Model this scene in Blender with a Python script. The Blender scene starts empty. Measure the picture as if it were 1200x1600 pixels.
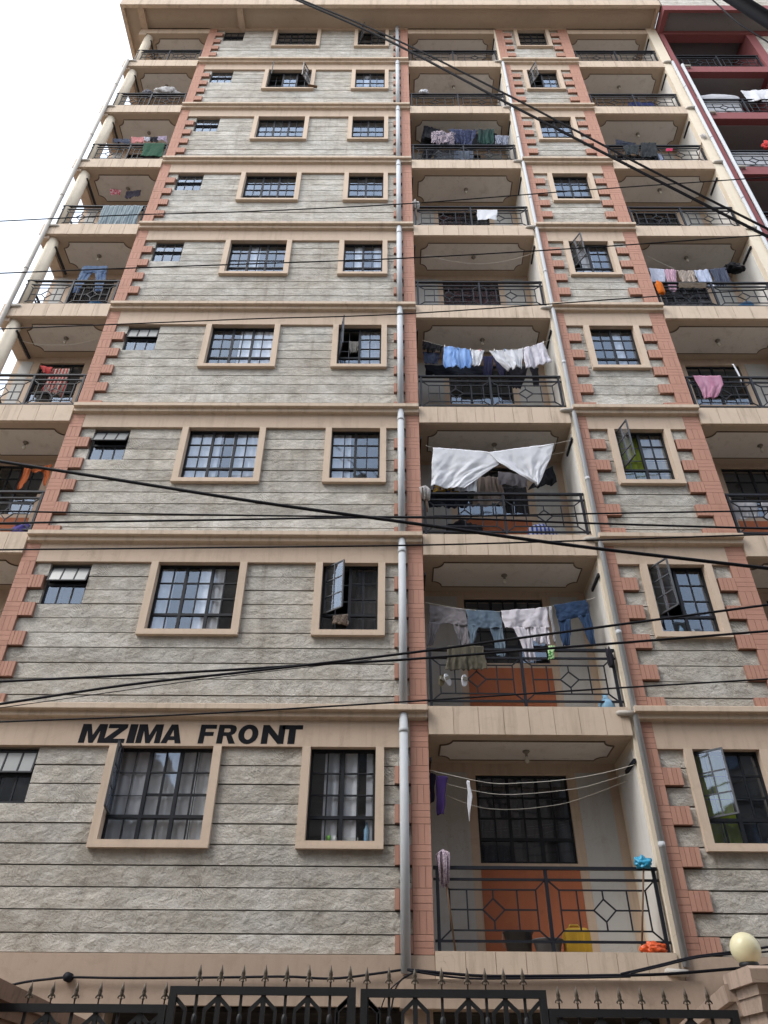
import bpy, bmesh, math, random
from mathutils import Vector, Matrix, Euler
from mathutils import noise as pnoise
from mathutils.geometry import tessellate_polygon

# ------------------------------------------------------------------ camera, sky, sun, exposure
S = bpy.context.scene
COL = S.collection
cam_d = bpy.data.cameras.new('camera')
cam = bpy.data.objects.new('camera', cam_d)
COL.objects.link(cam)
cam_d.sensor_fit = 'HORIZONTAL'; cam_d.sensor_width = 36.0; cam_d.lens = 36.0
cam_d.clip_start = 0.05; cam_d.clip_end = 3000
CR, CU, CF = Vector((0.99997727, 0.00116497, 0.00664075)), Vector((-0.00454078, -0.61170827, 0.7910704)), Vector((-0.00498377, 0.79108257, 0.61168908))
m = Matrix((CR, CU, -CF)).transposed().to_4x4()
m.translation = (0.0, -9.5468, 1.5994)
cam.matrix_world = m
S.camera = cam

world = bpy.data.worlds.new('World'); S.world = world; world.use_nodes = True
wn, wl = world.node_tree.nodes, world.node_tree.links
wn.clear()
sky = wn.new('ShaderNodeTexSky'); sky.sky_type = 'NISHITA'; sky.sun_disc = False
SUN_EL, SUN_AZ = math.radians(48), math.radians(235)      # azimuth clockwise from +Y: from the left, a little behind the camera
sky.sun_elevation = SUN_EL; sky.sun_rotation = SUN_AZ
sky.air_density = 1.4; sky.dust_density = 4.0; sky.ozone_density = 1.0
bw = wn.new('ShaderNodeRGBToBW')
cloud = wn.new('ShaderNodeMix'); cloud.data_type = 'RGBA'; cloud.inputs['Factor'].default_value = 0.40
veil = wn.new('ShaderNodeMix'); veil.data_type = 'RGBA'; veil.inputs['Factor'].default_value = 0.45
veil.inputs[7].default_value = (9.6, 10.5, 11.8, 1)         # thin even cloud over the whole sky
bg = wn.new('ShaderNodeBackground'); bg.inputs['Strength'].default_value = 0.11
wo = wn.new('ShaderNodeOutputWorld')
wl.new(sky.outputs[0], bw.inputs[0]); wl.new(sky.outputs[0], cloud.inputs[6]); wl.new(bw.outputs[0], cloud.inputs[7])
wl.new(cloud.outputs[2], veil.inputs[6]); wl.new(veil.outputs[2], bg.inputs[0]); wl.new(bg.outputs[0], wo.inputs[0])

sun_d = bpy.data.lights.new('sun', 'SUN'); sun_d.energy = 0.75; sun_d.angle = math.radians(20); sun_d.color = (1.0, 0.985, 0.96)
sun = bpy.data.objects.new('sun', sun_d); COL.objects.link(sun)
sd = Vector((math.sin(SUN_AZ) * math.cos(SUN_EL), math.cos(SUN_AZ) * math.cos(SUN_EL), math.sin(SUN_EL)))
sun.rotation_euler = sd.to_track_quat('Z', 'Y').to_euler()
sun.location = (0, -20, 40)

vs = S.view_settings
vs.view_transform = 'Standard'; vs.look = 'None'; vs.exposure = 1.25; vs.gamma = 1.0; vs.use_curve_mapping = False

# ------------------------------------------------------------------ materials
def lin(c):
    return tuple(((x / 255) / 12.92 if x / 255 <= 0.04045 else ((x / 255 + 0.055) / 1.055) ** 2.4) for x in c)
MATS = {}
def newmat(name):
    mt = bpy.data.materials.new(name); mt.use_nodes = True
    nt = mt.node_tree
    b = nt.nodes['Principled BSDF']
    MATS[name] = mt
    return mt, nt, b
def ramp(nt, src, stops):
    r = nt.nodes.new('ShaderNodeValToRGB')
    els = r.color_ramp.elements
    while len(els) < len(stops): els.new(0.5)
    for e, (p, c) in zip(els, stops):
        e.position = p; e.color = (c[0], c[1], c[2], 1)
    nt.links.new(src, r.inputs[0])
    return r.outputs[0]
def coords(nt, scale=(1, 1, 1), kind='pos'):
    if kind == 'pos':
        g = nt.nodes.new('ShaderNodeNewGeometry'); src = g.outputs['Position']
    else:
        g = nt.nodes.new('ShaderNodeTexCoord'); src = g.outputs['Object']
    mp = nt.nodes.new('ShaderNodeMapping'); mp.inputs['Scale'].default_value = scale
    nt.links.new(src, mp.inputs[0])
    return mp.outputs[0]
def noise(nt, vec, scale, detail=5, rough=0.55, dist=0.0):
    n = nt.nodes.new('ShaderNodeTexNoise')
    n.inputs['Scale'].default_value = scale; n.inputs['Detail'].default_value = detail
    n.inputs['Roughness'].default_value = rough; n.inputs['Distortion'].default_value = dist
    nt.links.new(vec, n.inputs['Vector'])
    return n.outputs['Fac']
def mix(nt, a, b, fac, mode='MIX'):
    mx = nt.nodes.new('ShaderNodeMix'); mx.data_type = 'RGBA'; mx.blend_type = mode
    for sock, v in ((mx.inputs[6], a), (mx.inputs[7], b)):
        if hasattr(v, 'is_linked') or hasattr(v, 'links'): nt.links.new(v, sock)
        else: sock.default_value = (v[0], v[1], v[2], 1)
    if hasattr(fac, 'links'): nt.links.new(fac, mx.inputs[0])
    else: mx.inputs[0].default_value = fac
    return mx.outputs[2]
def bump(nt, b, h, strength=0.3, dist=0.02):
    bp = nt.nodes.new('ShaderNodeBump'); bp.inputs['Strength'].default_value = strength; bp.inputs['Distance'].default_value = dist
    nt.links.new(h, bp.inputs['Height']); nt.links.new(bp.outputs[0], b.inputs['Normal'])
def math_n(nt, op, a, bv):
    n = nt.nodes.new('ShaderNodeMath'); n.operation = op
    for s, v in ((n.inputs[0], a), (n.inputs[1], bv)):
        if hasattr(v, 'links'): nt.links.new(v, s)
        else: s.default_value = v
    return n.outputs[0]

def plaster(name, col, streak=0.35, dirt=(0.30, 0.24, 0.17), rough=0.85, grime=0.25, fine=60):
    mt, nt, b = newmat(name)
    v = coords(nt)
    big = noise(nt, v, 0.9, 4, 0.6)
    base = mix(nt, [c * 0.90 for c in col], [min(1, c * 1.08) for c in col], big)
    vs_ = coords(nt, (9, 9, 0.7))
    st = noise(nt, vs_, 1.0, 5, 0.65)
    f = ramp(nt, st, [(0.50, (0, 0, 0)), (0.74, (streak,) * 3)])
    c1 = mix(nt, base, dirt, f)
    sp = noise(nt, v, 5.0, 6, 0.7, 0.6)
    f2 = ramp(nt, sp, [(0.52, (0, 0, 0)), (0.72, (grime,) * 3)])
    c2 = mix(nt, c1, dirt, f2)
    if grime > 0:
        vc = nt.nodes.new('ShaderNodeTexVoronoi'); vc.feature = 'DISTANCE_TO_EDGE'; vc.inputs['Scale'].default_value = 1.3
        vadd = nt.nodes.new('ShaderNodeVectorMath'); vadd.operation = 'ADD'
        nn = nt.nodes.new('ShaderNodeTexNoise'); nn.inputs['Scale'].default_value = 4.0; nt.links.new(v, nn.inputs['Vector'])
        nt.links.new(v, vadd.inputs[0]); nt.links.new(nn.outputs['Color'], vadd.inputs[1]); nt.links.new(vadd.outputs[0], vc.inputs['Vector'])
        crack = ramp(nt, vc.outputs['Distance'], [(0.0, (0.5, 0.5, 0.5)), (0.006, (0, 0, 0))])
        some = ramp(nt, noise(nt, v, 0.8, 2, 0.5), [(0.52, (0, 0, 0)), (0.60, (1, 1, 1))])
        c2 = mix(nt, c2, dirt, math_n(nt, 'MULTIPLY', crack, some))
        blot = ramp(nt, noise(nt, v, 2.2, 8, 0.75, 1.0), [(0.60, (0, 0, 0)), (0.70, (grime * 1.2,) * 3)])
        c2 = mix(nt, c2, [d * 0.8 for d in dirt], blot)
    nt.links.new(c2, b.inputs['Base Color']); b.inputs['Roughness'].default_value = rough
    b.inputs['Specular IOR Level'].default_value = 0.25
    bump(nt, b, noise(nt, v, fine, 4, 0.6), 0.12, 0.01)
    return mt
BEIGE = (0.50, 0.39, 0.303)
plaster('beige', BEIGE, 0.42, grime=0.26)
plaster('beige_fascia', (0.545, 0.44, 0.343), 0.50, (0.22, 0.17, 0.12), grime=0.20)
plaster('beige_trim', (0.555, 0.44, 0.343), 0.30, grime=0.20)
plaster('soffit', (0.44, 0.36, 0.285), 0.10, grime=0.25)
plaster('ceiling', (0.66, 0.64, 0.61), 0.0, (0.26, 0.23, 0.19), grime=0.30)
plaster('panel_grey', (0.44, 0.44, 0.43), 0.30, grime=0.25)
plaster('wall_white', (0.62, 0.61, 0.58), 0.20, (0.35, 0.3, 0.24), grime=0.12)
plaster('cream', (0.68, 0.60, 0.48), 0.14, grime=0.10)
plaster('orange_paint', (0.37, 0.125, 0.062), 0.35, (0.20, 0.08, 0.045), grime=0.35)
plaster('pink_plaster', (0.41, 0.315, 0.245), 0.25, (0.22, 0.17, 0.13), grime=0.25)
plaster('maroon', (0.225, 0.078, 0.082), 0.12, (0.10, 0.03, 0.03), grime=0.15)
plaster('coping', (0.44, 0.33, 0.26), 0.55, (0.07, 0.06, 0.05), grime=0.45)
plaster('coping_dark', (0.26, 0.165, 0.115), 0.45, (0.06, 0.05, 0.04), grime=0.5)
plaster('dark_interior', (0.045, 0.043, 0.042), 0.0)
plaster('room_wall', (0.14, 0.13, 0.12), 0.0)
plaster('concrete', (0.24, 0.23, 0.215), 0.2, (0.12, 0.11, 0.10))
plaster('mortar', (0.15, 0.14, 0.125), 0.0)
plaster('street_plaster', (0.26, 0.215, 0.175), 0.3, (0.12, 0.10, 0.09))

def stone_mat(name, tint):
    mt, nt, b = newmat(name)
    v = coords(nt)
    oi = nt.nodes.new('ShaderNodeObjectInfo')
    # long trowel strokes, chips and lumps
    vd = coords(nt, (1.0, 1.0, 1.25))
    big = noise(nt, v, 0.55, 4, 0.6)
    mid = noise(nt, vd, 4.6, 8, 0.72, 0.15)
    fine = noise(nt, v, 19, 6, 0.72, 0.2)
    vo = nt.nodes.new('ShaderNodeTexVoronoi'); vo.inputs['Scale'].default_value = 7.0
    nt.links.new(coords(nt, (1, 1, 1.8)), vo.inputs['Vector'])
    wv = nt.nodes.new('ShaderNodeTexWave'); wv.inputs['Scale'].default_value = 9.0; wv.inputs['Distortion'].default_value = 14.0
    wv.inputs['Detail'].default_value = 3; wv.inputs['Detail Scale'].default_value = 0.7
    mp = nt.nodes.new('ShaderNodeMapping'); mp.inputs['Rotation'].default_value = (0, 0.7, 0)
    g = nt.nodes.new('ShaderNodeNewGeometry'); nt.links.new(g.outputs['Position'], mp.inputs[0]); nt.links.new(mp.outputs[0], wv.inputs['Vector'])
    patch = ramp(nt, noise(nt, v, 1.7, 3, 0.5), [(0.57, (0, 0, 0)), (0.66, (1, 1, 1))])
    strokes = math_n(nt, 'MULTIPLY', math_n(nt, 'MULTIPLY', wv.outputs['Fac'], patch), mid)
    lo = [c * 0.60 for c in tint]; hi = [c * 1.22 for c in tint]
    c0 = mix(nt, lo, hi, ramp(nt, mid, [(0.30, (0, 0, 0)), (0.70, (1, 1, 1))]))
    warm = ramp(nt, big, [(0.38, (0.40, 0.355, 0.30)), (0.60, (0.49, 0.475, 0.445))])
    c1 = mix(nt, c0, warm, 0.36)
    white = ramp(nt, noise(nt, coords(nt, (1, 1, 2.0)), 1.1, 7, 0.68, 0.6), [(0.56, (0, 0, 0)), (0.74, (0.55, 0.55, 0.55))])
    c2 = mix(nt, c1, (0.62, 0.605, 0.57), white)
    st = ramp(nt, noise(nt, coords(nt, (7, 7, 0.6)), 1.0, 5, 0.65), [(0.55, (0, 0, 0)), (0.78, (0.48, 0.48, 0.48))])
    c3 = mix(nt, c2, (0.17, 0.145, 0.115), st)
    moss = ramp(nt, noise(nt, v, 2.6, 7, 0.72, 0.5), [(0.60, (0, 0, 0)), (0.78, (0.55, 0.55, 0.55))])
    c4 = mix(nt, c3, (0.13, 0.12, 0.10), moss)
    blotch = ramp(nt, noise(nt, coords(nt, (1, 1, 1.6)), 1.9, 6, 0.62, 0.4), [(0.36, (0.80, 0.78, 0.74)), (0.64, (1.16, 1.16, 1.16))])
    c4 = mix(nt, c4, blotch, 0.8, 'MULTIPLY')
    pit = ramp(nt, fine, [(0.30, (0.7, 0.7, 0.7)), (0.40, (0, 0, 0))])
    c5 = mix(nt, c4, (0.19, 0.175, 0.15), pit)
    rv = math_n(nt, 'MULTIPLY_ADD', oi.outputs['Random'], 0.22); rv.node.inputs[2].default_value = 0.89
    c6 = nt.nodes.new('ShaderNodeVectorMath'); c6.operation = 'SCALE'
    nt.links.new(c5, c6.inputs[0]); nt.links.new(rv, c6.inputs['Scale'])
    nt.links.new(c6.outputs[0], b.inputs['Base Color'])
    b.inputs['Roughness'].default_value = 0.92; b.inputs['Specular IOR Level'].default_value = 0.2
    h = math_n(nt, 'ADD', math_n(nt, 'MULTIPLY', mid, 1.3), math_n(nt, 'ADD', math_n(nt, 'MULTIPLY', fine, 0.6), math_n(nt, 'MULTIPLY', strokes, 0.50)))
    lump = noise(nt, coords(nt, (1, 1, 1.4)), 9.0, 4, 0.6, 0.35)
    h = math_n(nt, 'ADD', h, math_n(nt, 'MULTIPLY', lump, 1.0))
    h2 = math_n(nt, 'SUBTRACT', h, math_n(nt, 'MULTIPLY', vo.outputs['Distance'], 0.4))
    bump(nt, b, h2, 0.9, 0.026)
    return mt
stone_mat('stone', (0.46, 0.44, 0.40))

def brick_mat():
    mt, nt, b = newmat('brick_tile')
    v = coords(nt)
    oi = nt.nodes.new('ShaderNodeObjectInfo')
    base = mix(nt, (0.405, 0.218, 0.160), (0.485, 0.272, 0.205), noise(nt, v, 3.5, 5, 0.7))
    rv = math_n(nt, 'MULTIPLY', oi.outputs['Random'], 0.55)
    c1 = mix(nt, base, (0.34, 0.175, 0.128), rv)
    st = ramp(nt, noise(nt, coords(nt, (8, 8, 0.8)), 1.0, 5, 0.6), [(0.52, (0, 0, 0)), (0.76, (0.35, 0.35, 0.35))])
    c2 = mix(nt, c1, (0.19, 0.105, 0.078), st)
    nt.links.new(c2, b.inputs['Base Color']); b.inputs['Roughness'].default_value = 0.8; b.inputs['Specular IOR Level'].default_value = 0.25
    bump(nt, b, noise(nt, v, 45, 4, 0.6), 0.2, 0.008)
brick_mat()
plaster('quoin_base', (0.27, 0.15, 0.11), 0.2, (0.18, 0.10, 0.08))

def simple(name, col, rough=0.5, metal=0.0, var=0.12, nscale=6.0, spec=0.4, bumpk=0.0):
    mt, nt, b = newmat(name)
    v = coords(nt)
    c = mix(nt, [x * (1 - var) for x in col], [min(1, x * (1 + var)) for x in col], noise(nt, v, nscale, 5, 0.65))
    nt.links.new(c, b.inputs['Base Color'])
    b.inputs['Roughness'].default_value = rough; b.inputs['Metallic'].default_value = metal; b.inputs['Specular IOR Level'].default_value = spec
    if bumpk: bump(nt, b, noise(nt, v, nscale * 6, 4, 0.6), bumpk, 0.01)
    return mt
simple('frame_black', (0.014, 0.016, 0.021), 0.55, 0, 0.3, 14, 0.25)
simple('rail_black', (0.013, 0.015, 0.021), 0.55, 0, 0.4, 12, 0.22)
simple('casement_grey', (0.055, 0.06, 0.07), 0.4, 0, 0.3, 10)
simple('pipe_grey', (0.42, 0.44, 0.46), 0.6, 0, 0.12, 3)
simple('pipe_dirty', (0.42, 0.39, 0.35), 0.6, 0, 0.25, 6)
simple('wire', (0.010, 0.010, 0.014), 0.6, 0, 0.3, 3, 0.15)
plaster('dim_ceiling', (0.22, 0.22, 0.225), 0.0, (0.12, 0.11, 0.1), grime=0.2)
simple('cord', (0.60, 0.58, 0.52), 0.8, 0, 0.2, 9)
simple('moulding', (0.13, 0.10, 0.075), 0.8, 0, 0.2, 5)
simple('letter_black', (0.012, 0.013, 0.016), 0.8, 0, 0.4, 8, 0.08)
simple('gate_paint', (0.018, 0.019, 0.022), 0.5, 0, 0.4, 10)
simple('spear_bronze', (0.10, 0.082, 0.062), 0.5, 0.3, 0.4, 30)
simple('bulb_glass', (0.55, 0.53, 0.46), 0.25, 0, 0.05, 4)
simple('fitting', (0.20, 0.18, 0.15), 0.6, 0, 0.2, 6)
simple('globe_cream', (0.74, 0.68, 0.44), 0.35, 0, 0.07, 5, 0.5)
simple('dusty_road', (0.20, 0.165, 0.125), 0.9, 0, 0.35, 3, 0.3, 0.4)
simple('ground_dirt', (0.26, 0.20, 0.145), 0.95, 0, 0.3, 1.2, 0.2, 0.5)
simple('pavement', (0.33, 0.285, 0.235), 0.9, 0, 0.2, 2.5, 0.2, 0.3)
simple('wood', (0.13, 0.075, 0.04), 0.7, 0, 0.3, 12)

def glass_mat():
    mt, nt, b = newmat('glass')
    nt.nodes.remove(b)
    out = nt.nodes['Material Output']
    tr = nt.nodes.new('ShaderNodeBsdfTransparent'); tr.inputs[0].default_value = (0.98, 0.99, 1.0, 1)
    gl = nt.nodes.new('ShaderNodeBsdfGlossy'); gl.inputs['Roughness'].default_value = 0.03; gl.inputs[0].default_value = (0.66, 0.79, 0.98, 1)
    oi = nt.nodes.new('ShaderNodeObjectInfo')
    v = coords(nt)
    bp = nt.nodes.new('ShaderNodeBump'); bp.inputs['Strength'].default_value = 0.06; bp.inputs['Distance'].default_value = 0.02
    nt.links.new(noise(nt, v, 3.0, 2, 0.5), bp.inputs['Height'])
    nt.links.new(bp.outputs[0], gl.inputs['Normal'])
    fr = nt.nodes.new('ShaderNodeFresnel'); fr.inputs['IOR'].default_value = 1.75
    mx = nt.nodes.new('ShaderNodeMixShader')
    k0 = math_n(nt, 'MULTIPLY', fr.outputs[0], 1.75)
    geo = nt.nodes.new('ShaderNodeNewGeometry')
    front = math_n(nt, 'SUBTRACT', 1.0, geo.outputs['Backfacing'])
    k = math_n(nt, 'MULTIPLY', k0, front)
    dirt = nt.nodes.new('ShaderNodeBsdfDiffuse'); dirt.inputs[0].default_value = (0.30, 0.29, 0.27, 1)
    nt.links.new(k, mx.inputs[0]); nt.links.new(tr.outputs[0], mx.inputs[1]); nt.links.new(gl.outputs[0], mx.inputs[2])
    m2 = nt.nodes.new('ShaderNodeMixShader')
    df = ramp(nt, noise(nt, v, 4.0, 5, 0.7), [(0.40, (0.01, 0.01, 0.01)), (0.75, (0.10, 0.10, 0.10))])
    nt.links.new(math_n(nt, 'MULTIPLY', df, front), m2.inputs[0]); nt.links.new(mx.outputs[0], m2.inputs[1]); nt.links.new(dirt.outputs[0], m2.inputs[2])
    nt.links.new(m2.outputs[0], out.inputs[0])
glass_mat()
def frosted():
    mt, nt, b = newmat('frosted_glass')
    b.inputs['Base Color'].default_value = (0.18, 0.19, 0.19, 1); b.inputs['Roughness'].default_value = 0.35
    b.inputs['Specular IOR Level'].default_value = 0.6
frosted()

def cloth(col, kind='plain', col2=None, rough=0.9, freq=9.0):
    key = 'cloth_' + '_'.join('%d' % c for c in col) + kind
    if key in MATS: return key
    mt, nt, b = newmat(key)
    a = lin(col); v = coords(nt)
    c = mix(nt, [x * 0.88 for x in a], [min(1, x * 1.08) for x in a], noise(nt, v, 9, 4, 0.6))
    if kind == 'stripes':
        w = nt.nodes.new('ShaderNodeTexWave'); w.wave_type = 'BANDS'; w.bands_direction = 'X'
        w.inputs['Scale'].default_value = freq; w.inputs['Distortion'].default_value = 0.6
        nt.links.new(v, w.inputs['Vector'])
        c = mix(nt, c, lin(col2), ramp(nt, w.outputs['Fac'], [(0.42, (0, 0, 0)), (0.5, (1, 1, 1))]))
    elif kind == 'print':
        c = mix(nt, c, lin(col2), ramp(nt, noise(nt, v, freq * 2, 3, 0.5, 1.5), [(0.48, (0, 0, 0)), (0.54, (1, 1, 1))]))
    elif kind == 'fade':
        c = mix(nt, c, lin(col2), ramp(nt, noise(nt, coords(nt, (5, 5, 2)), 1.0, 3, 0.5), [(0.40, (0, 0, 0)), (0.65, (1, 1, 1))]))
    nt.links.new(c, b.inputs['Base Color']); b.inputs['Roughness'].default_value = rough; b.inputs['Specular IOR Level'].default_value = 0.15
    b.inputs['Sheen Weight'].default_value = 0.1
    tl = nt.nodes.new('ShaderNodeBsdfTranslucent'); nt.links.new(c, tl.inputs[0])
    ms = nt.nodes.new('ShaderNodeMixShader'); ms.inputs[0].default_value = 0.22
    nt.links.new(b.outputs[0], ms.inputs[1]); nt.links.new(tl.outputs[0], ms.inputs[2])
    nt.links.new(ms.outputs[0], nt.nodes['Material Output'].inputs[0])
    bump(nt, b, noise(nt, v, 160, 3, 0.6), 0.1, 0.003)
    return key

# ------------------------------------------------------------------ mesh helpers
rnd = random.Random(7)
class MB:
    def __init__(s): s.v = []; s.f = []
    def box(s, x0, x1, y0, y1, z0, z1):
        n = len(s.v)
        s.v += [(x0, y0, z0), (x1, y0, z0), (x1, y1, z0), (x0, y1, z0), (x0, y0, z1), (x1, y0, z1), (x1, y1, z1), (x0, y1, z1)]
        s.f += [tuple(n + i for i in q) for q in ((0, 3, 2, 1), (4, 5, 6, 7), (0, 1, 5, 4), (1, 2, 6, 5), (2, 3, 7, 6), (3, 0, 4, 7))]
        return s
    def bar(s, a, b, w=0.02, d=None):
        """square bar from a to b"""
        a, b = Vector(a), Vector(b); d = d or w
        t = (b - a).normalized()
        ref = Vector((0, 1, 0)) if abs(t.y) < 0.9 else Vector((0, 0, 1))
        u = t.cross(ref).normalized(); q = t.cross(u).normalized()
        n = len(s.v)
        for p in (a, b):
            for su, sq in ((-1, -1), (1, -1), (1, 1), (-1, 1)):
                s.v.append(tuple(p + u * su * w / 2 + q * sq * d / 2))
        s.f += [tuple(n + i for i in k) for k in ((3, 2, 1, 0), (4, 5, 6, 7), (0, 1, 5, 4), (1, 2, 6, 5), (2, 3, 7, 6), (3, 0, 4, 7))]
        return s
    def tube(s, pts, r, n=8, closed=False, caps=True):
        pts = [Vector(p) for p in pts]; N = len(pts); base = len(s.v)
        rr = r if isinstance(r, (list, tuple)) else [r] * N
        prev = None
        for i, p in enumerate(pts):
            if closed: t = pts[(i + 1) % N] - pts[i - 1]
            else: t = pts[min(i + 1, N - 1)] - pts[max(i - 1, 0)]
            t.normalize()
            if prev is None:
                ref = Vector((0, 0, 1)) if abs(t.z) < 0.9 else Vector((1, 0, 0))
                u = t.cross(ref).normalized()
            else:
                u = (prev - t * prev.dot(t)).normalized()
            prev = u; w = t.cross(u)
            for k in range(n):
                a = 2 * math.pi * k / n
                s.v.append(tuple(p + (u * math.cos(a) + w * math.sin(a)) * rr[i]))
        for i in range(N if closed else N - 1):
            j = (i + 1) % N
            for k in range(n):
                s.f.append((base + i * n + k, base + i * n + (k + 1) % n, base + j * n + (k + 1) % n, base + j * n + k))
        if caps and not closed:
            s.f.append(tuple(base + k for k in range(n - 1, -1, -1)))
            s.f.append(tuple(base + (N - 1) * n + k for k in range(n)))
        return s
    def lathe(s, prof, c=(0, 0, 0), n=16):
        """prof: (radius, z) from bottom to top round a vertical axis"""
        base = len(s.v)
        for r, z in prof:
            for k in range(n):
                a = 2 * math.pi * k / n
                s.v.append((c[0] + r * math.cos(a), c[1] + r * math.sin(a), c[2] + z))
        for i in range(len(prof) - 1):
            for k in range(n):
                s.f.append((base + i * n + k, base + i * n + (k + 1) % n, base + (i + 1) * n + (k + 1) % n, base + (i + 1) * n + k))
        s.f.append(tuple(base + k for k in range(n - 1, -1, -1)))
        s.f.append(tuple(base + (len(prof) - 1) * n + k for k in range(n)))
        return s
    def prism(s, prof, x0, x1):
        """closed profile of (y, z), extruded along x"""
        n = len(s.v); N = len(prof)
        s.v += [(x0, y, z) for y, z in prof] + [(x1, y, z) for y, z in prof]
        s.f += [(n + i, n + N + i, n + N + (i + 1) % N, n + (i + 1) % N) for i in range(N)]
        s.f += [tuple(n + i for i in range(N)), tuple(n + N + i for i in range(N - 1, -1, -1))]
        return s
    def add(s, other, M=None):
        n = len(s.v)
        s.v += [tuple(M @ Vector(p)) for p in other.v] if M else other.v
        s.f += [tuple(n + i for i in q) for q in other.f]
        return s
    def mesh(s, name, mat, smooth=False):
        me = bpy.data.meshes.new(name); me.from_pydata(s.v, [], s.f)
        bm = bmesh.new(); bm.from_mesh(me); bmesh.ops.recalc_face_normals(bm, faces=bm.faces); bm.to_mesh(me); bm.free()
        me.materials.append(MATS[mat])
        if smooth: me.polygons.foreach_set('use_smooth', [True] * len(me.polygons))
        me.update()
        return me
    def build(s, name, mat, parent=None, smooth=False):
        return put(name, s.mesh(name, mat, smooth), parent)
def put(name, me, parent=None, M=None):
    o = bpy.data.objects.new(name, me); COL.objects.link(o)
    if parent: o.parent = parent
    if M is not None: o.matrix_local = M
    return o
def empty(name, loc=(0, 0, 0), parent=None):
    o = bpy.data.objects.new(name, None); COL.objects.link(o); o.location = loc; o.empty_display_size = 0.2
    if parent: o.parent = parent
    return o
def tag(o, label, cat, group=None):
    o['label'] = label; o['category'] = cat
    if group: o['group'] = group
    return o
CUBES = {}
def cube(mat):
    if mat not in CUBES: CUBES[mat] = MB().box(-.5, .5, -.5, .5, -.5, .5).mesh('block', mat)
    return CUBES[mat]
LIMIT = 300
COUNT = {}; REST = {}
def piece(name, mat, parent, x0, x1, y0, y1, z0, z1, limited=True):
    """one small block as an object of its own; past the limit it joins the rest"""
    if limited:
        COUNT[name] = COUNT.get(name, 0) + 1
        if COUNT[name] > LIMIT:
            REST.setdefault((name, mat), MB()).box(x0, x1, y0, y1, z0, z1); return None
    M = Matrix.LocRotScale(Vector(((x0 + x1) / 2, (y0 + y1) / 2, (z0 + z1) / 2)), None, Vector((x1 - x0, y1 - y0, z1 - z0)))
    return put(name, cube(mat), parent, M)

# ------------------------------------------------------------------ ground
def structure(o): o['kind'] = 'structure'; return o
structure(MB().box(-400, 400, -400, 400, -0.3, -0.02).build('ground', 'ground_dirt'))
structure(MB().box(-60, 60, -9.0, -4.9, -0.02, 0.0).build('road', 'dusty_road'))
structure(MB().box(-60, 60, -10.6, -9.0, -0.02, 0.12).build('pavement', 'pavement'))
structure(MB().box(-2.4, 2.3, -4.9, 0.3, -0.02, 0.03).build('forecourt', 'pavement'))

# ------------------------------------------------------------------ the apartment building
B = empty('apartment_building')
tag(B, 'nine storey grey stone apartment block with salmon quoins and the words MZIMA FRONT', 'building')
NF = 9
DZ = [0.0, 0.015, 0.0, -0.04, 0.0, 0.01, 0.03, 0.02, 0.0, 0.0]
def sill(k): return 4.07 + 2.8 * k + DZ[k]
HEAD = 1.136; CP = 0.2345
SY = 0.05                                  # face of the stone courses; trim and quoins stand at 0
TOPZ = 27.60
# x layout
QL = (-5.50, -5.27, -5.07); QR = (0.53, 0.30, 0.10)        # outer, narrow, wide edge of the quoins
Q2L = (3.20, 3.43, 3.67); Q2R = (5.38, 5.10, 4.86)
W1 = (-3.42, -2.20); W2 = (-0.965, -0.139); W3 = (3.865, 4.72); WS = (-5.045, -4.43)
BAY_A = (-7.42, -5.50); BAY_B = (0.535, 3.15); BAY_C = (5.385, 7.80)
BD = 1.0                                   # balcony depth

def wall_holes(x0, x1, z0, z1, y0, y1, holes):
    xs = sorted({x0, x1} | {h[0] for h in holes} | {h[1] for h in holes}); zs = sorted({z0, z1} | {h[2] for h in holes} | {h[3] for h in holes})
    mb = MB()
    for a, b in zip(zs, zs[1:]):
        run = None
        for c, d in zip(xs, xs[1:]):
            mx, mz = (c + d) / 2, (a + b) / 2
            hole = any(h[0] < mx < h[1] and h[2] < mz < h[3] for h in holes)
            if hole:
                if run: mb.box(run[0], run[1], y0, y1, a, b); run = None
            else: run = (run[0], d) if run else (c, d)
        if run: mb.box(run[0], run[1], y0, y1, a, b)
    return mb
def win_rows(k): return sill(k), sill(k) + HEAD
holes1, holes2 = [], []
for k in range(NF):
    a, b = win_rows(k)
    for w in (W1, W2): holes1.append((w[0] - 0.01, w[1] + 0.01, a - 0.01, b + 0.01))
    holes1.append((WS[0], WS[1], b - 3 * CP, b - 0.02))
    holes2.append((W3[0] - 0.01, W3[1] + 0.01, a - 0.01, b + 0.01))
wall_holes(-5.49, 0.52, 2.42, TOPZ + 0.1, SY + 0.045, 0.26, holes1).build('wall', 'mortar', B)
wall_holes(3.21, 5.37, 2.42, TOPZ + 0.1, SY + 0.045, 0.26, holes2).build('wall', 'mortar', B)

def stone_row(z0, z1, x0, x1, cuts):
    segs = [(x0, x1)]
    for c0, c1 in cuts:
        nx = []
        for a, b in segs:
            if c1 <= a or c0 >= b: nx.append((a, b)); continue
            if a < c0: nx.append((a, c0))
            if c1 < b: nx.append((c1, b))
        segs = nx
    for a, b in segs:
        if b - a < 0.03: continue
        j = rnd.uniform(-0.004, 0.004)
        piece('stone_block', 'stone', B, a, b, SY + j, SY + 0.06, z0 + rnd.uniform(0.009, 0.014), z1 - rnd.uniform(0.004, 0.008))

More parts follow.
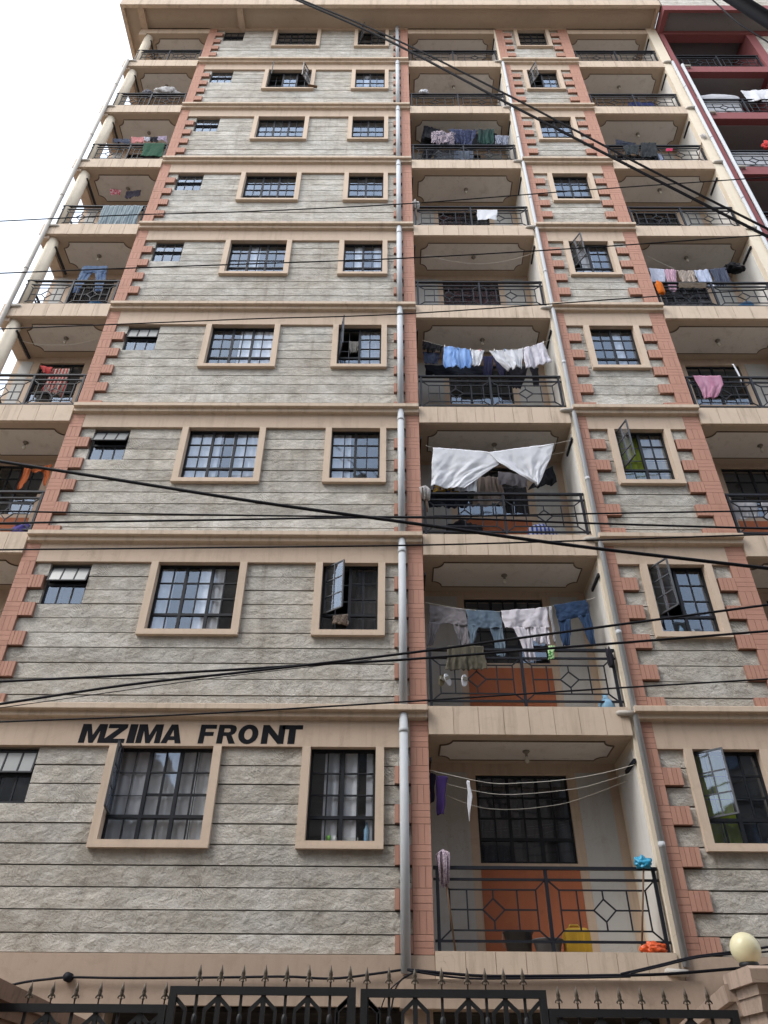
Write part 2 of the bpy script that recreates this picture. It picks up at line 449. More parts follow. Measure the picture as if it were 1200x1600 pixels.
def quoin(k, q, rows, ztop):
    """basket-weave tile strip: q = outer, narrow, wide x"""
    sg = 1 if q[1] > q[0] else -1
    def bx(mb, xa, xb, za, zb, y0, y1): mb.box(min(xa, xb), max(xa, xb), y0, y1, za, zb)
    def tile(xa, xb, za, zb):
        g = 0.0024
        x0, x1 = min(xa, xb), max(xa, xb)
        piece('brick', 'brick_tile', B, x0 + g, x1 - g, -0.004 + rnd.uniform(-0.0015, 0.0015), 0.012, za + g, zb - g)
    base = MB()
    zlow = rows[-1][0]
    bx(base, q[0], q[1], zlow, ztop, 0.006, 0.10)
    for i, (z0, z1) in enumerate(rows):
        if i % 2 == 1: bx(base, q[1] + sg * 0.001, q[2], z0 + 0.012, z1 - 0.004, 0.006, 0.10)
    base.build('quoin_strip', 'quoin_base', B)
    for i, (z0, z1) in enumerate(rows):
        if i % 2 == 0:
            for j in range(3): tile(q[0] + (q[1] - q[0]) * j / 3, q[0] + (q[1] - q[0]) * (j + 1) / 3, z0, z1)
        else:
            n = 3 if z1 - z0 > 0.15 else 2
            for j in range(n): tile(q[0], q[1], z0 + (z1 - z0) * j / n, z0 + (z1 - z0) * (j + 1) / n)
            for j in range(4): tile(q[1] + (q[2] - q[1]) * j / 4, q[1] + (q[2] - q[1]) * (j + 1) / 4, z0 + 0.012, z1 - 0.004)
    zt = rows[0][1]; n = max(1, round((ztop - zt) / 0.075))
    for j in range(n): tile(q[0], q[1], zt + (ztop - zt) * j / n, zt + (ztop - zt) * (j + 1) / n)

CORN = [(0.07, -1.150), (-0.125, -1.156), (-0.140, -1.166), (-0.140, -1.232), (-0.132, -1.240), (-0.090, -1.238), (-0.076, -1.244), (-0.076, -1.306), (-0.068, -1.314), (-0.012, -1.318), (0.0, -1.330), (0.07, -1.330)]
def surround(w, k, wd=0.105):
    a, b = win_rows(k); x0, x1 = w
    mb = MB()
    y0, y1 = -0.012, 0.14
    mb.box(x0 - wd, x0, y0, y1, a - 0.088, b); mb.box(x1, x1 + wd, y0, y1, a - 0.088, b)
    mb.box(x0, x1, y0, y1, a - 0.088, a)
    mb.box(x0 - wd + 0.001, x1 + wd - 0.001, y0 - 0.016, -0.0121, a - 0.092, a - 0.050)
    mb.build('window_surround', 'beige_trim', B)

for k in range(NF):
    zs, zh = win_rows(k)
    zbot = sill(k) - 1.152 if k else 2.90
    rows = []
    z = zh
    while z - zbot > 0.02:
        z2 = max(z - CP, zbot)
        if z2 - zbot < 0.05: z2 = zbot
        rows.append((z2, z)); z = z2
    ztop = sill(k + 1) - 1.325 if k < NF - 1 else TOPZ + 0.02
    # stone courses
    for i, (z0, z1) in enumerate(rows):
        wide = i % 2 == 1
        cuts = []
        if i < 5: cuts += [(W1[0] - 0.1, W1[1] + 0.1), (W2[0] - 0.1, W2[1] + 0.1)]
        if i < 3: cuts.append(WS)
        stone_row(z0, z1, QL[2] if wide else QL[1], QR[2] if wide else QR[1], cuts)
        stone_row(z0, z1, Q2L[2] if wide else Q2L[1], Q2R[2] if wide else Q2R[1], [(W3[0] - 0.1, W3[1] + 0.1)] if i < 5 else [])
    for q in (QL, QR, Q2L, Q2R): quoin(k, q, rows, ztop)
    # lintel bands
    if k < NF - 1:
        MB().box(QL[1], QR[1], 0.0, 0.09, zh, ztop).build('lintel_band', 'beige', B)
        MB().box(Q2L[1], Q2R[1], 0.0, 0.09, zh, ztop).build('lintel_band', 'beige', B)
        zc = sill(k + 1)
        prof = [(y, z + zc) for y, z in CORN]
        MB().prism(prof, -5.47, 0.525).build('cornice', 'beige_fascia', B)
        MB().prism(prof, 3.205, 5.385).build('cornice', 'beige_fascia', B)
    for w in (W1, W2, W3): surround(w, k)

# base band and beam over the entrance
MB().box(-7.6, 0.53, -0.01, 0.24, 2.42, 2.895).build('base_band', 'pink_plaster', B)
MB().box(0.15, 3.35, -0.10, 0.24, 2.40, 2.665).build('entrance_beam', 'pink_plaster', B)
MB().box(3.20, 8.1, -0.012, 0.24, 2.42, 2.90).build('base_band', 'pink_plaster', B)

# ------------------------------------------------------------------ windows
def pane(parent, x0, x1, z0, z1, M=None, mat='glass'):
    COUNT['pane'] = COUNT.get('pane', 0) + 1
    if COUNT['pane'] > LIMIT:
        cx, cz = (x0 + x1) / 2, (z0 + z1) / 2
        T = M @ Matrix.Translation((cx, 0, cz)) @ Matrix.Rotation(rnd.gauss(0, 0.007), 4, 'X') @ Matrix.Rotation(rnd.gauss(0, 0.007), 4, 'Z')
        REST.setdefault(('pane', mat), MB()).add(MB().box(x0 - cx, x1 - cx, -0.002, 0.002, z0 - cz, z1 - cz), T)
        return
    L = Matrix.LocRotScale(Vector(((x0 + x1) / 2, 0, (z0 + z1) / 2)), Euler((rnd.gauss(0, 0.007), 0, rnd.gauss(0, 0.007))), Vector((x1 - x0, 0.004, z1 - z0)))
    put('pane', cube(mat), parent, (parent.matrix_basis.inverted() @ M @ L) if M else L)
def curtain(parent, x0, x1, z0, z1, y, mat, n=None, lift=0.0):
    mb = MB(); n = n or max(16, int((x1 - x0) * 60)); ph = rnd.uniform(0, 6)
    for r in range(4):
        for i in range(n + 1):
            u = i / n
            mb.v.append((x0 + (x1 - x0) * u, y + 0.010 * math.sin(u * (x1 - x0) * 48 + ph + 0.4 * math.sin(9 * u)), z1 - (z1 - z0) * r / 3))
    for r in range(3):
        for i in range(n): mb.f.append((r * (n + 1) + i, r * (n + 1) + i + 1, (r + 1) * (n + 1) + i + 1, (r + 1) * (n + 1) + i))
    return mb.build('curtain', mat, parent, True)
def window(x0, x1, z0, z1, y, sections, open_=None, curtains=(), rowz=4):
    """steel casement window; sections of two panes by rowz, the bottom row fixed; open_ = {section: (hinge side, angle)}"""
    W = empty('window', (0, y, 0), B)
    Mw = Matrix.Translation((0, y, 0))
    open_ = open_ or {}
    fw = 0.030; h = z1 - z0
    rh = (h - 2 * fw) / rowz
    zt = z0 + fw + rh                                     # transom over the fixed bottom row
    fr = MB()
    fr.box(x0, x1, -0.02, 0.02, z0, z0 + fw); fr.box(x0, x1, -0.02, 0.02, z1 - fw, z1)
    fr.box(x0, x0 + fw, -0.019, 0.019, z0, z1); fr.box(x1 - fw, x1, -0.019, 0.019, z0, z1)
    fr.box(x0, x1, -0.024, 0.021, zt - 0.019, zt + 0.019)
    sw = (x1 - x0 - 2 * fw) / sections
    for s in range(1, sections):
        xm = x0 + fw + s * sw; fr.box(xm - 0.022, xm + 0.022, -0.022, 0.022, z0, z1)
    fr.build('frame', 'frame_black', W)
    gb = MB()
    for s in range(sections):
        xa, xb = x0 + fw + s * sw, x0 + fw + (s + 1) * sw; xm = (xa + xb) / 2
        gb.box(xm - 0.008, xm + 0.008, -0.012, 0.012, z0 + fw, zt - 0.019)
        for px0, px1 in ((xa, xm), (xm, xb)): pane(W, px0 + 0.003, px1 - 0.003, z0 + fw, zt, Mw)
        if s in open_:
            side, ang = open_[s]
            hx = xa + 0.01 if side == 'L' else xb - 0.01
            Lo = Matrix.Translation((hx, -0.025, 0)) @ Matrix.Rotation(math.radians(-ang if side == 'L' else ang), 4, 'Z')
            sg = 1 if side == 'L' else -1
            w2 = sw - 0.02
            cm = MB(); za, zb = zt + 0.01, z1 - 0.02
            xs = sorted((0, sg * w2))
            for zz in (za, zb - 0.02): cm.box(xs[0], xs[1], -0.012, 0.012, zz, zz + 0.02)
            for xx in (xs[0], xs[1] - 0.02): cm.box(xx, xx + 0.02, -0.0125, 0.0125, za, zb)
            cxm = (xs[0] + xs[1]) / 2; cm.box(cxm - 0.008, cxm + 0.008, -0.010, 0.010, za, zb)
            for i in range(1, rowz - 1):
                zz = za + (zb - za) * i / (rowz - 1); cm.box(xs[0], xs[1], -0.009, 0.009, zz - 0.008, zz + 0.008)
            cm.build('casement', 'casement_grey', W).matrix_local = Lo
            for i in range(rowz - 1):
                a_ = za + (zb - za) * i / (rowz - 1); b_ = za + (zb - za) * (i + 1) / (rowz - 1)
                for p0, p1 in ((xs[0] + 0.015, cxm - 0.005), (cxm + 0.005, xs[1] - 0.015)): pane(W, p0, p1, a_ + 0.006, b_ - 0.006, Mw @ Lo)
        else:
            gb.box(xm - 0.009, xm + 0.009, -0.016, 0.012, zt + 0.019, z1 - fw)
            for i in range(1, rowz - 1):
                zz = zt + (z1 - fw - zt) * i / (rowz - 1); gb.box(xa, xb, -0.015, 0.011, zz - 0.009, zz + 0.009)
            for i in range(rowz - 1):
                a_ = zt + (z1 - fw - zt) * i / (rowz - 1); b_ = zt + (z1 - fw - zt) * (i + 1) / (rowz - 1)
                for p0, p1 in ((xa, xm), (xm, xb)): pane(W, p0 + 0.003, p1 - 0.003, a_, b_, Mw)
    gb.build('glazing_bars', 'frame_black', W)
    if open_:
        gr = MB(); nb = sections * 2
        for i in range(1, nb): gr.box(x0 + (x1 - x0) * i / nb - 0.006, x0 + (x1 - x0) * i / nb + 0.006, 0.05, 0.062, z0, z1)
        for i in range(1, rowz): gr.box(x0, x1, 0.051, 0.061, z0 + h * i / rowz - 0.006, z0 + h * i / rowz + 0.006)
        gr.build('security_grille', 'casement_grey', W)
    for c0, c1, mt in curtains: curtain(W, x0 + (x1 - x0) * c0, x0 + (x1 - x0) * c1, z0 + 0.002, z1 - 0.002, 0.036 if not open_ else 0.082, mt)
    return W
cw = cloth((240, 241, 244)); cg = cloth((200, 203, 210)); cgreen = cloth((120, 135, 50)); cmar = cloth((88, 40, 52)); cdk = cloth((70, 68, 72)); ccream = cloth((190, 180, 160))
OPEN1 = {0: {0: ('L', 82)}, 7: {0: ('L', 70), 2: ('R', 62)}}
OPEN2 = {1: {0: ('L', 38)}, 3: {0: ('L', 78)}, 8: {0: ('L', 65)}}
OPEN3 = {0: {0: ('L', 38)}, 1: {0: ('L', 60)}, 2: {0: ('L', 74)}, 4: {0: ('L', 62)}, 7: {0: ('L', 62)}}
CUR1 = [[(0.0, 0.30, cg), (0.34, 0.62, cw), (0.66, 0.98, cw)], [(0.0, 0.20, cg), (0.5, 0.8, cw)], [(0.0, 0.45, cg), (0.62, 0.98, cg)], [(0.45, 1.0, cw)], [(0.36, 0.52, cg)], [], [(0.34, 0.5, cdk)], [], []]  # white strips low down are added to brighten panes that mirror the sky
CUR2 = [[(0.22, 0.44, cg), (0.52, 0.72, cw), (0.86, 1.0, cg)], [(0.6, 1.0, cdk)], [(0.0, 0.4, cg)], [(0.55, 0.98, cg)], [(0.26, 0.5, cw), (0.78, 1.0, cg)], [(0.25, 0.5, cdk)], [], [(0.3, 0.5, cg)], []]
CUR3 = [[(0.0, 0.5, cgreen)], [(0.75, 1.0, cdk)], [(0.15, 0.5, cgreen), (0.5, 1.0, ccream)], [(0.5, 0.74, cg)], [(0.3, 0.6, cg)], [(0.55, 0.8, cdk)], [], [], []]
WY = 0.135
def small_window(k):
    zs, zh = win_rows(k)
    x0, x1, z0, z1 = WS[0] + 0.005, WS[1] - 0.005, zh - 3 * CP + 0.005, zh - 0.03
    W = empty('window', (0, 0.115, 0), B); Mw = Matrix.Translation((0, 0.115, 0))
    fr = MB(); fw = 0.026; zm = z0 + (z1 - z0) * 0.52
    fr.box(x0, x1, -0.018, 0.018, z0, z0 + fw); fr.box(x0, x1, -0.018, 0.018, z1 - fw, z1)
    fr.box(x0, x0 + fw, -0.017, 0.017, z0, z1); fr.box(x1 - fw, x1, -0.017, 0.017, z0, z1)
    fr.box(x0, x1, -0.019, 0.019, zm - 0.02, zm + 0.02)
    for i in (1, 2):
        xm = x0 + (x1 - x0) * i / 3; fr.box(xm - 0.01, xm + 0.01, -0.012, 0.012, z0, zm)
    fr.build('frame', 'frame_black', W)
    for i in range(3): pane(W, x0 + (x1 - x0) * i / 3 + 0.008, x0 + (x1 - x0) * (i + 1) / 3 - 0.008, z0 + 0.02, zm, Mw, 'glass')
    ang = (9, 15, 20, 9, 3, 3, 3, 2, 2)[k]
    Lo = Matrix.Translation((0, -0.02, z1 - 0.02)) @ Matrix.Rotation(math.radians(-ang), 4, 'X')
    hh = z1 - zm - 0.03
    cm = MB()
    for zz in (-hh, -0.02): cm.box(x0 + 0.01, x1 - 0.01, -0.01, 0.01, zz, zz + 0.02)
    for xx in (x0 + 0.01, x1 - 0.03): cm.box(xx, xx + 0.02, -0.0105, 0.0105, -hh, 0)
    for i in (1, 2):
        xm = x0 + (x1 - x0) * i / 3; cm.box(xm - 0.009, xm + 0.009, -0.0095, 0.0095, -hh, 0)
    c = cm.build('vent_sash', 'frame_black', W); c.matrix_local = Lo
    for i in range(3): pane(W, x0 + (x1 - x0) * i / 3 + 0.012, x0 + (x1 - x0) * (i + 1) / 3 - 0.012, -hh + 0.012, -0.012, Mw @ Lo, 'frosted_glass' if k < 4 else 'glass')
WB = {'A': (-7.11, -6.20), 'B': (1.215, 2.465), 'C': (6.03, 7.12)}
for k in range(NF):
    zs, zh = win_rows(k)
    window(W1[0], W1[1], zs, zh, WY, 3, OPEN1.get(k), CUR1[k])
    window(W2[0], W2[1], zs, zh, WY, 2, OPEN2.get(k), CUR2[k])
    window(W3[0], W3[1], zs, zh, WY, 2, OPEN3.get(k), CUR3[k])
    small_window(k)

# ------------------------------------------------------------------ balconies
def concave_panel(x0, x1, y0, y1, c=0.15):
    pts = []
    for cx, cy, a0 in ((x0, y0, 0), (x1, y0, 90), (x1, y1, 180), (x0, y1, 270)):
        # quarter circle bitten out of the corner, with small shoulders
        arc = [(cx + c * math.cos(math.radians(a)), cy + c * math.sin(math.radians(a))) for a in range(a0 + 90, a0 - 1, -15)]
        pts += arc
    return pts
def railing_parts(x0, x1):
    """meshes of one railing, base at z = 0, y = 0"""
    out = []
    def add(name, mb): out.append((name, mb.mesh(name, 'rail_black')))
    xm = (x0 + x1) / 2
    add('handrail', MB().box(x0, x1, -0.024, 0.024, 0.845, 0.878))
    add('rail', MB().box(x0, x1, -0.014, 0.014, 0.725, 0.75))
    add('rail', MB().box(x0, x1, -0.014, 0.014, 0.095, 0.12))
    for x in (x0 + 0.045, xm, x1 - 0.045): add('post', MB().box(x - 0.018, x + 0.018, -0.018, 0.018, 0.0, 0.846))
    for a, b in ((x0 + 0.063, xm - 0.018), (xm + 0.018, x1 - 0.063)):
        i = 0.115
        l, r, t, bt = a + i, b - i, 0.63, 0.215
        f = MB(); w = 0.016
        f.box(l, r, -0.008, 0.008, t - w / 2, t + w / 2); f.box(l, r, -0.008, 0.008, bt - w / 2, bt + w / 2)
        f.box(l - w / 2, l + w / 2, -0.0085, 0.0085, bt, t); f.box(r - w / 2, r + w / 2, -0.0085, 0.0085, bt, t)
        for p, q in (((a, 0.73), (l, t)), ((b, 0.73), (r, t)), ((a, 0.115), (l, bt)), ((b, 0.115), (r, bt))):
            f.bar((p[0], 0, p[1]), (q[0], 0, q[1]), w)
        add('panel_frame', f)
        cx, cz = (l + r) / 2, (t + bt) / 2; hw, hh = min(0.125, (r - l) * 0.16), 0.115
        d = MB()
        P = [(cx - hw, cz), (cx, cz + hh), (cx + hw, cz), (cx, cz - hh)]
        for p, q in zip(P, P[1:] + P[:1]): d.bar((p[0], 0, p[1]), (q[0], 0, q[1]), w)
        d.box(cx - w / 2, cx + w / 2, -0.007, 0.007, cz + hh, t); d.box(cx - w / 2, cx + w / 2, -0.007, 0.007, bt, cz - hh)
        add('diamond', d)
        add('bar', MB().box(l, cx - hw, -0.007, 0.007, cz - w / 2, cz + w / 2)); add('bar', MB().box(cx + hw, r, -0.007, 0.007, cz - w / 2, cz + w / 2))
        for u in (0.20, 0.78): add('bar', MB().box(l + (r - l) * u - w / 2, l + (r - l) * u + w / 2, -0.0065, 0.0065, bt, t))
    return out
def side_rail(y0, y1):
    mb = MB()
    mb.box(-0.02, 0.02, y0, y1, 0.845, 0.878); mb.box(-0.012, 0.012, y0, y1, 0.725, 0.75); mb.box(-0.012, 0.012, y0, y1, 0.095, 0.12)
    n = 4
    for i in range(n + 1): mb.box(-0.008, 0.008, y0 + (y1 - y0) * i / n - 0.008, y0 + (y1 - y0) * i / n + 0.008, 0.1, 0.85)
    return mb.mesh('side_rail', 'rail_black')
SIDE = side_rail(0.10, BD - 0.02)
holder_me = MB().lathe([(0.045, 0), (0.05, -0.012), (0.03, -0.03), (0.018, -0.035), (0.018, -0.075), (0.012, -0.08)][::-1]).mesh('lamp_holder', 'fitting', True)
bulb_me = MB().lathe([(0.008, -0.165), (0.024, -0.155), (0.031, -0.135), (0.028, -0.11), (0.016, -0.085), (0.013, -0.072)]).mesh('bulb', 'bulb_glass', True)
BAYS = {'A': BAY_A, 'B': BAY_B, 'C': BAY_C}
BCUR = {('B', 0): [(0.05, 0.45, cdk), (0.5, 0.95, cdk)], ('B', 4): [(0.0, 1.0, cmar)], ('A', 3): [], ('C', 4): [(0, 1, cdk)], ('B', 5): [(0.0, 0.45, cmar)]}
for bn, (x0, x1) in BAYS.items():
    sx0 = -7.62 if bn == 'A' else x0
    rp = railing_parts(x0 + 0.01 if bn != 'A' else -7.44, x1 - 0.01)
    cx0, cx1 = (x0 + 0.17 if bn != 'A' else -7.18), x1 - 0.17
    pts = concave_panel(cx0, cx1, 0.16, BD - 0.16)
    pm = MB(); n = len(pts)
    pm.v = [(p[0], p[1], -0.008) for p in pts] + [(p[0], p[1], 0.004) for p in pts]
    pm.f = [tuple(range(n))] + [tuple(range(2 * n - 1, n - 1, -1))] + [(i, (i + 1) % n, n + (i + 1) % n, n + i) for i in range(n)]
    panel_me = pm.mesh('ceiling_panel', 'ceiling')
    mould_me = MB().tube([(p[0], p[1], -0.006) for p in pts], 0.011, 6, True).mesh('ceiling_moulding', 'moulding', True)
    holes = []
    for k in range(NF):
        a, b = win_rows(k); holes.append((WB[bn][0], WB[bn][1], a, b))
    bx0 = {'A': -7.62, 'B': 0.33, 'C': 5.18}[bn]; bx1 = {'A': -5.30, 'B': 3.35, 'C': 7.95}[bn]
    wall_holes(bx0, bx1, 2.42, TOPZ + 0.1, BD, BD + 0.16, holes).build('balcony_back_wall', 'beige', B)
    for k in range(NF):
        zf = sill(k) - 1.135                              # balcony floor
        zc = sill(k + 1) - 1.135 - 0.385 if k < NF - 1 else 27.33
        fb = zf - 0.385 if k else 2.66
        MB().box(sx0, x1, -0.02 if bn != 'A' else -0.03, BD + 0.02, fb, zf).build('balcony_slab', 'beige_fascia', B)
        npan = max(4, round((x1 - sx0) / 0.325)); fy = -0.02 if bn != 'A' else -0.03
        for i in range(npan):
            xa, xb = sx0 + (x1 - sx0) * i / npan, sx0 + (x1 - sx0) * (i + 1) / npan
            piece('fascia_panel', 'beige_fascia', B, xa + 0.003, xb - 0.003, fy - 0.012, fy + 0.001, fb + 0.003, zf - 0.002)
        # soffit skin and drip edge
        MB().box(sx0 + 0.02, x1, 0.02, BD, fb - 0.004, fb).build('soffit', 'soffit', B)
        if k == NF - 1:
            MB().box(sx0, x1, 0.0, BD + 0.02, zc + 0.004, TOPZ + 0.1).build('balcony_slab', 'beige_fascia', B)
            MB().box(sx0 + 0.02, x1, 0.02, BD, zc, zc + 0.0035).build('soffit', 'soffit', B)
        put('ceiling_panel', panel_me, B, Matrix.Translation((0, 0, zc - 0.004)))
        put('ceiling_moulding', mould_me, B, Matrix.Translation((0, 0, zc - 0.006)))
        lx = (cx0 + cx1) / 2 + rnd.uniform(-0.04, 0.04)
        ho = put('lamp_holder', holder_me, B, Matrix.Translation((lx, 0.5, zc - 0.012)))
        if rnd.random() < 0.6: put('bulb', bulb_me, ho)
        R = empty('railing', (0, 0.055, zf), B)
        for nm, me in rp: put(nm, me, R)
        if bn == 'A': put('side_rail', SIDE, R, Matrix.Translation((-7.40, -0.055, 0)))
        # back wall finishes
        a, b = win_rows(k); w0, w1 = WB[bn]
        if bn == 'A': spans = ((-7.50, -7.26), (w1 + 0.14, -5.52))
        elif bn == 'B': spans = ((x0 + 0.02, w0 - 0.11), (w1 + 0.12, 3.03))
        else: spans = ((x0 + 0.02, w0 - 0.11), (w1 + 0.12, x1 - 0.12))
        for s0, s1 in spans: MB().box(s0, s1, BD - 0.006, BD + 0.01, zf + 0.002, b + 0.03).build('wall_panel', 'panel_grey', B)
        MB().box(w0 - 0.005, w1 + 0.005, BD - 0.007, BD + 0.01, zf + 0.002, a - 0.08).build('dado', 'orange_paint', B)
        window(w0, w1, a, b, BD + 0.06, 3 if bn == 'B' else 2, None, BCUR.get((bn, k), []))
# side walls of the recesses
def side_wall(x0, x1, y0, mat='beige'): MB().box(x0, x1, y0, BD + 0.16, 2.42, TOPZ + 0.1).build('side_wall', mat, B)
side_wall(-5.499, -5.30, 0.262); side_wall(0.33, 0.529, 0.262); side_wall(5.18, 5.379, 0.262)
side_wall(3.215, 3.40, 0.262)
MB().box(-5.495, -5.25, 0.10, 0.262, 2.9, TOPZ).build('side_wall', 'beige', B)
MB().box(0.28, 0.525, 0.10, 0.262, 2.9, TOPZ).build('side_wall', 'beige', B)
MB().box(5.15, 5.375, 0.10, 0.262, 2.9, TOPZ).build('side_wall', 'beige', B)
MB().box(3.15, 3.22, 0.0, BD + 0.1, 2.42, TOPZ + 0.1).build('side_wall', 'cream', B)
MB().box(7.80, 8.09, -0.015, BD + 0.2, 2.42, TOPZ + 0.1).build('corner_pillar', 'cream', B)
for k in range(NF):
    zf = sill(k) - 1.135; zc = (sill(k + 1) - 1.52) if k < NF - 1 else 27.33
    MB().box(3.143, 3.16, 0.10, 0.86, zf + 0.002, zc - 0.12).build('wall_panel', 'wall_white', B)
    MB().box(7.793, 7.81, 0.12, 0.86, zf + 0.002, zc - 0.12).build('wall_panel', 'wall_white', B)
    # drying-line brackets on the recess walls
    for x in (3.128, 7.778):
        MB().bar((x, 0.03, zc - 0.30), (x, 0.47, zc - 0.30), 0.028, 0.05).build('line_bracket', 'rail_black', B)
    for x in (0.553,):
        MB().bar((x, 0.03, zc - 0.30), (x, 0.47, zc - 0.30), 0.028, 0.05).build('line_bracket', 'rail_black', B)
    MB().bar((-7.24, 0.10, zc - 0.27), (-7.24, 0.80, zc - 0.27), 0.04, 0.05).build('line_bracket', 'rail_black', B)
    # round corner column, open corner
    MB().lathe([(0.125, zf), (0.125, zc + 0.005)], (-7.36, 0.16, 0), 20).build('round_column', 'cream', B, True)
    # down-stand beam on the open side
    MB().box(-7.62, -7.40, 0.0, BD, zc - 0.10, zc + 0.02).build('edge_beam', 'beige', B)

# ------------------------------------------------------------------ body, interior slabs, roof and overhang
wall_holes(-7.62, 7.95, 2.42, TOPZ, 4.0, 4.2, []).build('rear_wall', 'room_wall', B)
MB().box(-7.62, -7.42, BD + 0.16, 4.2, 2.42, TOPZ).build('end_wall', 'beige', B)
MB().box(7.95, 8.09, BD + 0.2, 4.2, 2.42, TOPZ).build('end_wall', 'beige', B)
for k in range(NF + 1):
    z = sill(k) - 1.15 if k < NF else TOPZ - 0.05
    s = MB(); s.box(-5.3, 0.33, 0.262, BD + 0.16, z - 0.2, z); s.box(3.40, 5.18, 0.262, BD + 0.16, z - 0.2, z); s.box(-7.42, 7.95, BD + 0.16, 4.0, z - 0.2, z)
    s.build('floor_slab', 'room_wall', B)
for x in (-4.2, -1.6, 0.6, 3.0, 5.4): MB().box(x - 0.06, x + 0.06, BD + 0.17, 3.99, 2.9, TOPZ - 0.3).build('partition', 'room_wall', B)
OE = -0.68
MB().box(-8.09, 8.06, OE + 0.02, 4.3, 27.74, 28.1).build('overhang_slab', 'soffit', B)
MB().box(-8.09, 8.06, OE, OE + 0.10, 27.60, 27.95).build('overhang_edge_beam', 'beige_fascia', B)
MB().box(-8.09, -7.99, OE + 0.10, 4.3, 27.60, 27.95).build('overhang_edge_beam', 'beige_fascia', B)
MB().box(7.96, 8.06, OE + 0.10, 0.0, 27.60, 27.95).build('overhang_edge_beam', 'beige_fascia', B)
MB().box(-7.62, 8.09, 0.0, 0.2, TOPZ + 0.02, 27.75).build('wall_beam', 'beige', B)
for x in (-7.50, -4.52): MB().box(x - 0.09, x + 0.09, OE + 0.10, 0.0, 27.62, 27.76).build('overhang_rib', 'beige', B)
for i in range(6):
    MB().box(-8.07, 8.04, OE + 0.012 + rnd.uniform(-0.003, 0.003), OE + 0.2, 27.955 + i * CP, 27.955 + (i + 1) * CP - 0.012).build('stone_course', 'stone', B)
MB().box(-8.0, 8.0, OE + 0.1, 4.2, 27.96, 29.35).build('upper_storey', 'beige', B)
# dark ground floor behind the gate
MB().box(-7.6, 8.09, 4.0, 4.2, 0.0, 2.42).build('rear_wall', 'dark_interior', B)
MB().box(-7.6, -3.0, 0.0, 0.24, 0.0, 2.42).build('ground_floor_wall', 'pink_plaster', B)
MB().box(3.2, 8.09, 0.0, 0.24, 0.0, 2.42).build('ground_floor_wall', 'pink_plaster', B)
for x in (-3.1, 0.35, 3.1): MB().box(x - 0.15, x + 0.15, 0.05, 0.35, 0.0, 2.42).build('ground_floor_pier', 'pink_plaster', B)
MB().box(-7.42, 7.95, 0.24, 4.0, 2.38, 2.42).build('ground_floor_ceiling', 'dark_interior', B)

# ------------------------------------------------------------------ down-pipes
def pipe(x, y, z0, z1, r, mat='pipe_grey', name='downpipe'):
    p = MB().tube([(x, y, z0), (x, y, z1)], r, 14).build(name, mat, B, True)
    z = z0 + 1.2
    while z < z1:
        MB().tube([(x, y, z), (x, y, z + 0.07)], r * 1.08, 14).build('pipe_collar', mat, p, True)
        z += 2.8
    return p
for k in range(NF):                                       # left pipe runs behind each cornice, in lengths
    z0 = (sill(k) - 1.19) if k else 2.72
    z1 = (sill(k + 1) - 1.26) if k < NF - 1 else TOPZ + 0.05
    p = MB().tube([(0.215, -0.055, z0), (0.215, -0.055, z1)], 0.056, 14).build('downpipe', 'pipe_grey', B, True)
    MB().tube([(0.215, -0.055, z1 - 0.25), (0.215, -0.055, z1 - 0.19)], 0.062, 14).build('pipe_collar', 'pipe_grey', p, True)
    MB().box(0.14, 0.29, -0.045, 0.0, z0 + 0.9, z0 + 0.925).build('pipe_clip', 'fitting', p)
pipe(3.225, -0.045, 2.80, 25.25, 0.038)
pipe(8.06, -0.06, 2.8, 25.2, 0.038)
pipe(-7.49, -0.085, 2.8, 25.2, 0.045, 'pipe_dirty')
for k in range(NF):
    zf = sill(k) - 1.135 if k else 2.84
    for x, sg in ((3.225, -1), (8.06, -1), (-7.49, 1)):
        z = zf - 0.10
        MB().tube([(x, -0.055, z), (x + sg * 0.14, -0.055, z + 0.006), (x + sg * 0.20, -0.045, z + 0.012), (x + sg * 0.225, 0.0, z + 0.012)], 0.036, 10).build('drain_spout', 'pipe_dirty', B, True)

# ------------------------------------------------------------------ lettering
sgn = empty('sign_lettering', (0, 0, 0), B)
def ell(cx, cy, rx, ry, n=20): return [(cx + rx * math.cos(2 * math.pi * i / n), cy + ry * math.sin(2 * math.pi * i / n)) for i in range(n)]
GL = {
 'M': [[(0, 0), (0, 1), (.33, 1), (.5, .42), (.67, 1), (1, 1), (1, 0), (.76, 0), (.76, .66), (.59, 0), (.41, 0), (.24, .66), (.24, 0)]],
 'Z': [[(0, 0), (0, .22), (.58, .78), (.06, .78), (.06, 1), (1, 1), (1, .8), (.42, .22), (1, .22), (1, 0)]],
 'I': [[(0, 0), (0, 1), (1, 1), (1, 0)]],
 'A': [[(0, 0), (.35, 1), (.67, 1), (1, 0), (.7, 0), (.65, .17), (.35, .17), (.3, 0)], [(.41, .37), (.59, .37), (.5, .70)]],
 'F': [[(0, 0), (0, 1), (1, 1), (1, .78), (.34, .78), (.34, .61), (.88, .61), (.88, .40), (.34, .40), (.34, 0)]],
 'R': [[(0, 0), (0, 1), (.66, 1), (.86, .95), (.95, .84), (.96, .68), (.88, .53), (.74, .45), (1, 0), (.66, 0), (.46, .40), (.31, .40), (.31, 0)], [(.31, .60), (.31, .80), (.56, .80), (.64, .76), (.64, .64), (.56, .60)]],
 'O': [ell(.5, .5, .5, .52), ell(.5, .5, .2, .29)],
 'N': [[(0, 0), (0, 1), (.28, 1), (.72, .44), (.72, 1), (1, 1), (1, 0), (.74, 0), (.28, .58), (.28, 0)]],
 'T': [[(0, .77), (0, 1), (1, 1), (1, .77), (.67, .77), (.67, 0), (.33, 0), (.33, .77)]]}
L0 = 5.238; LH = 0.25; SH = 0.014
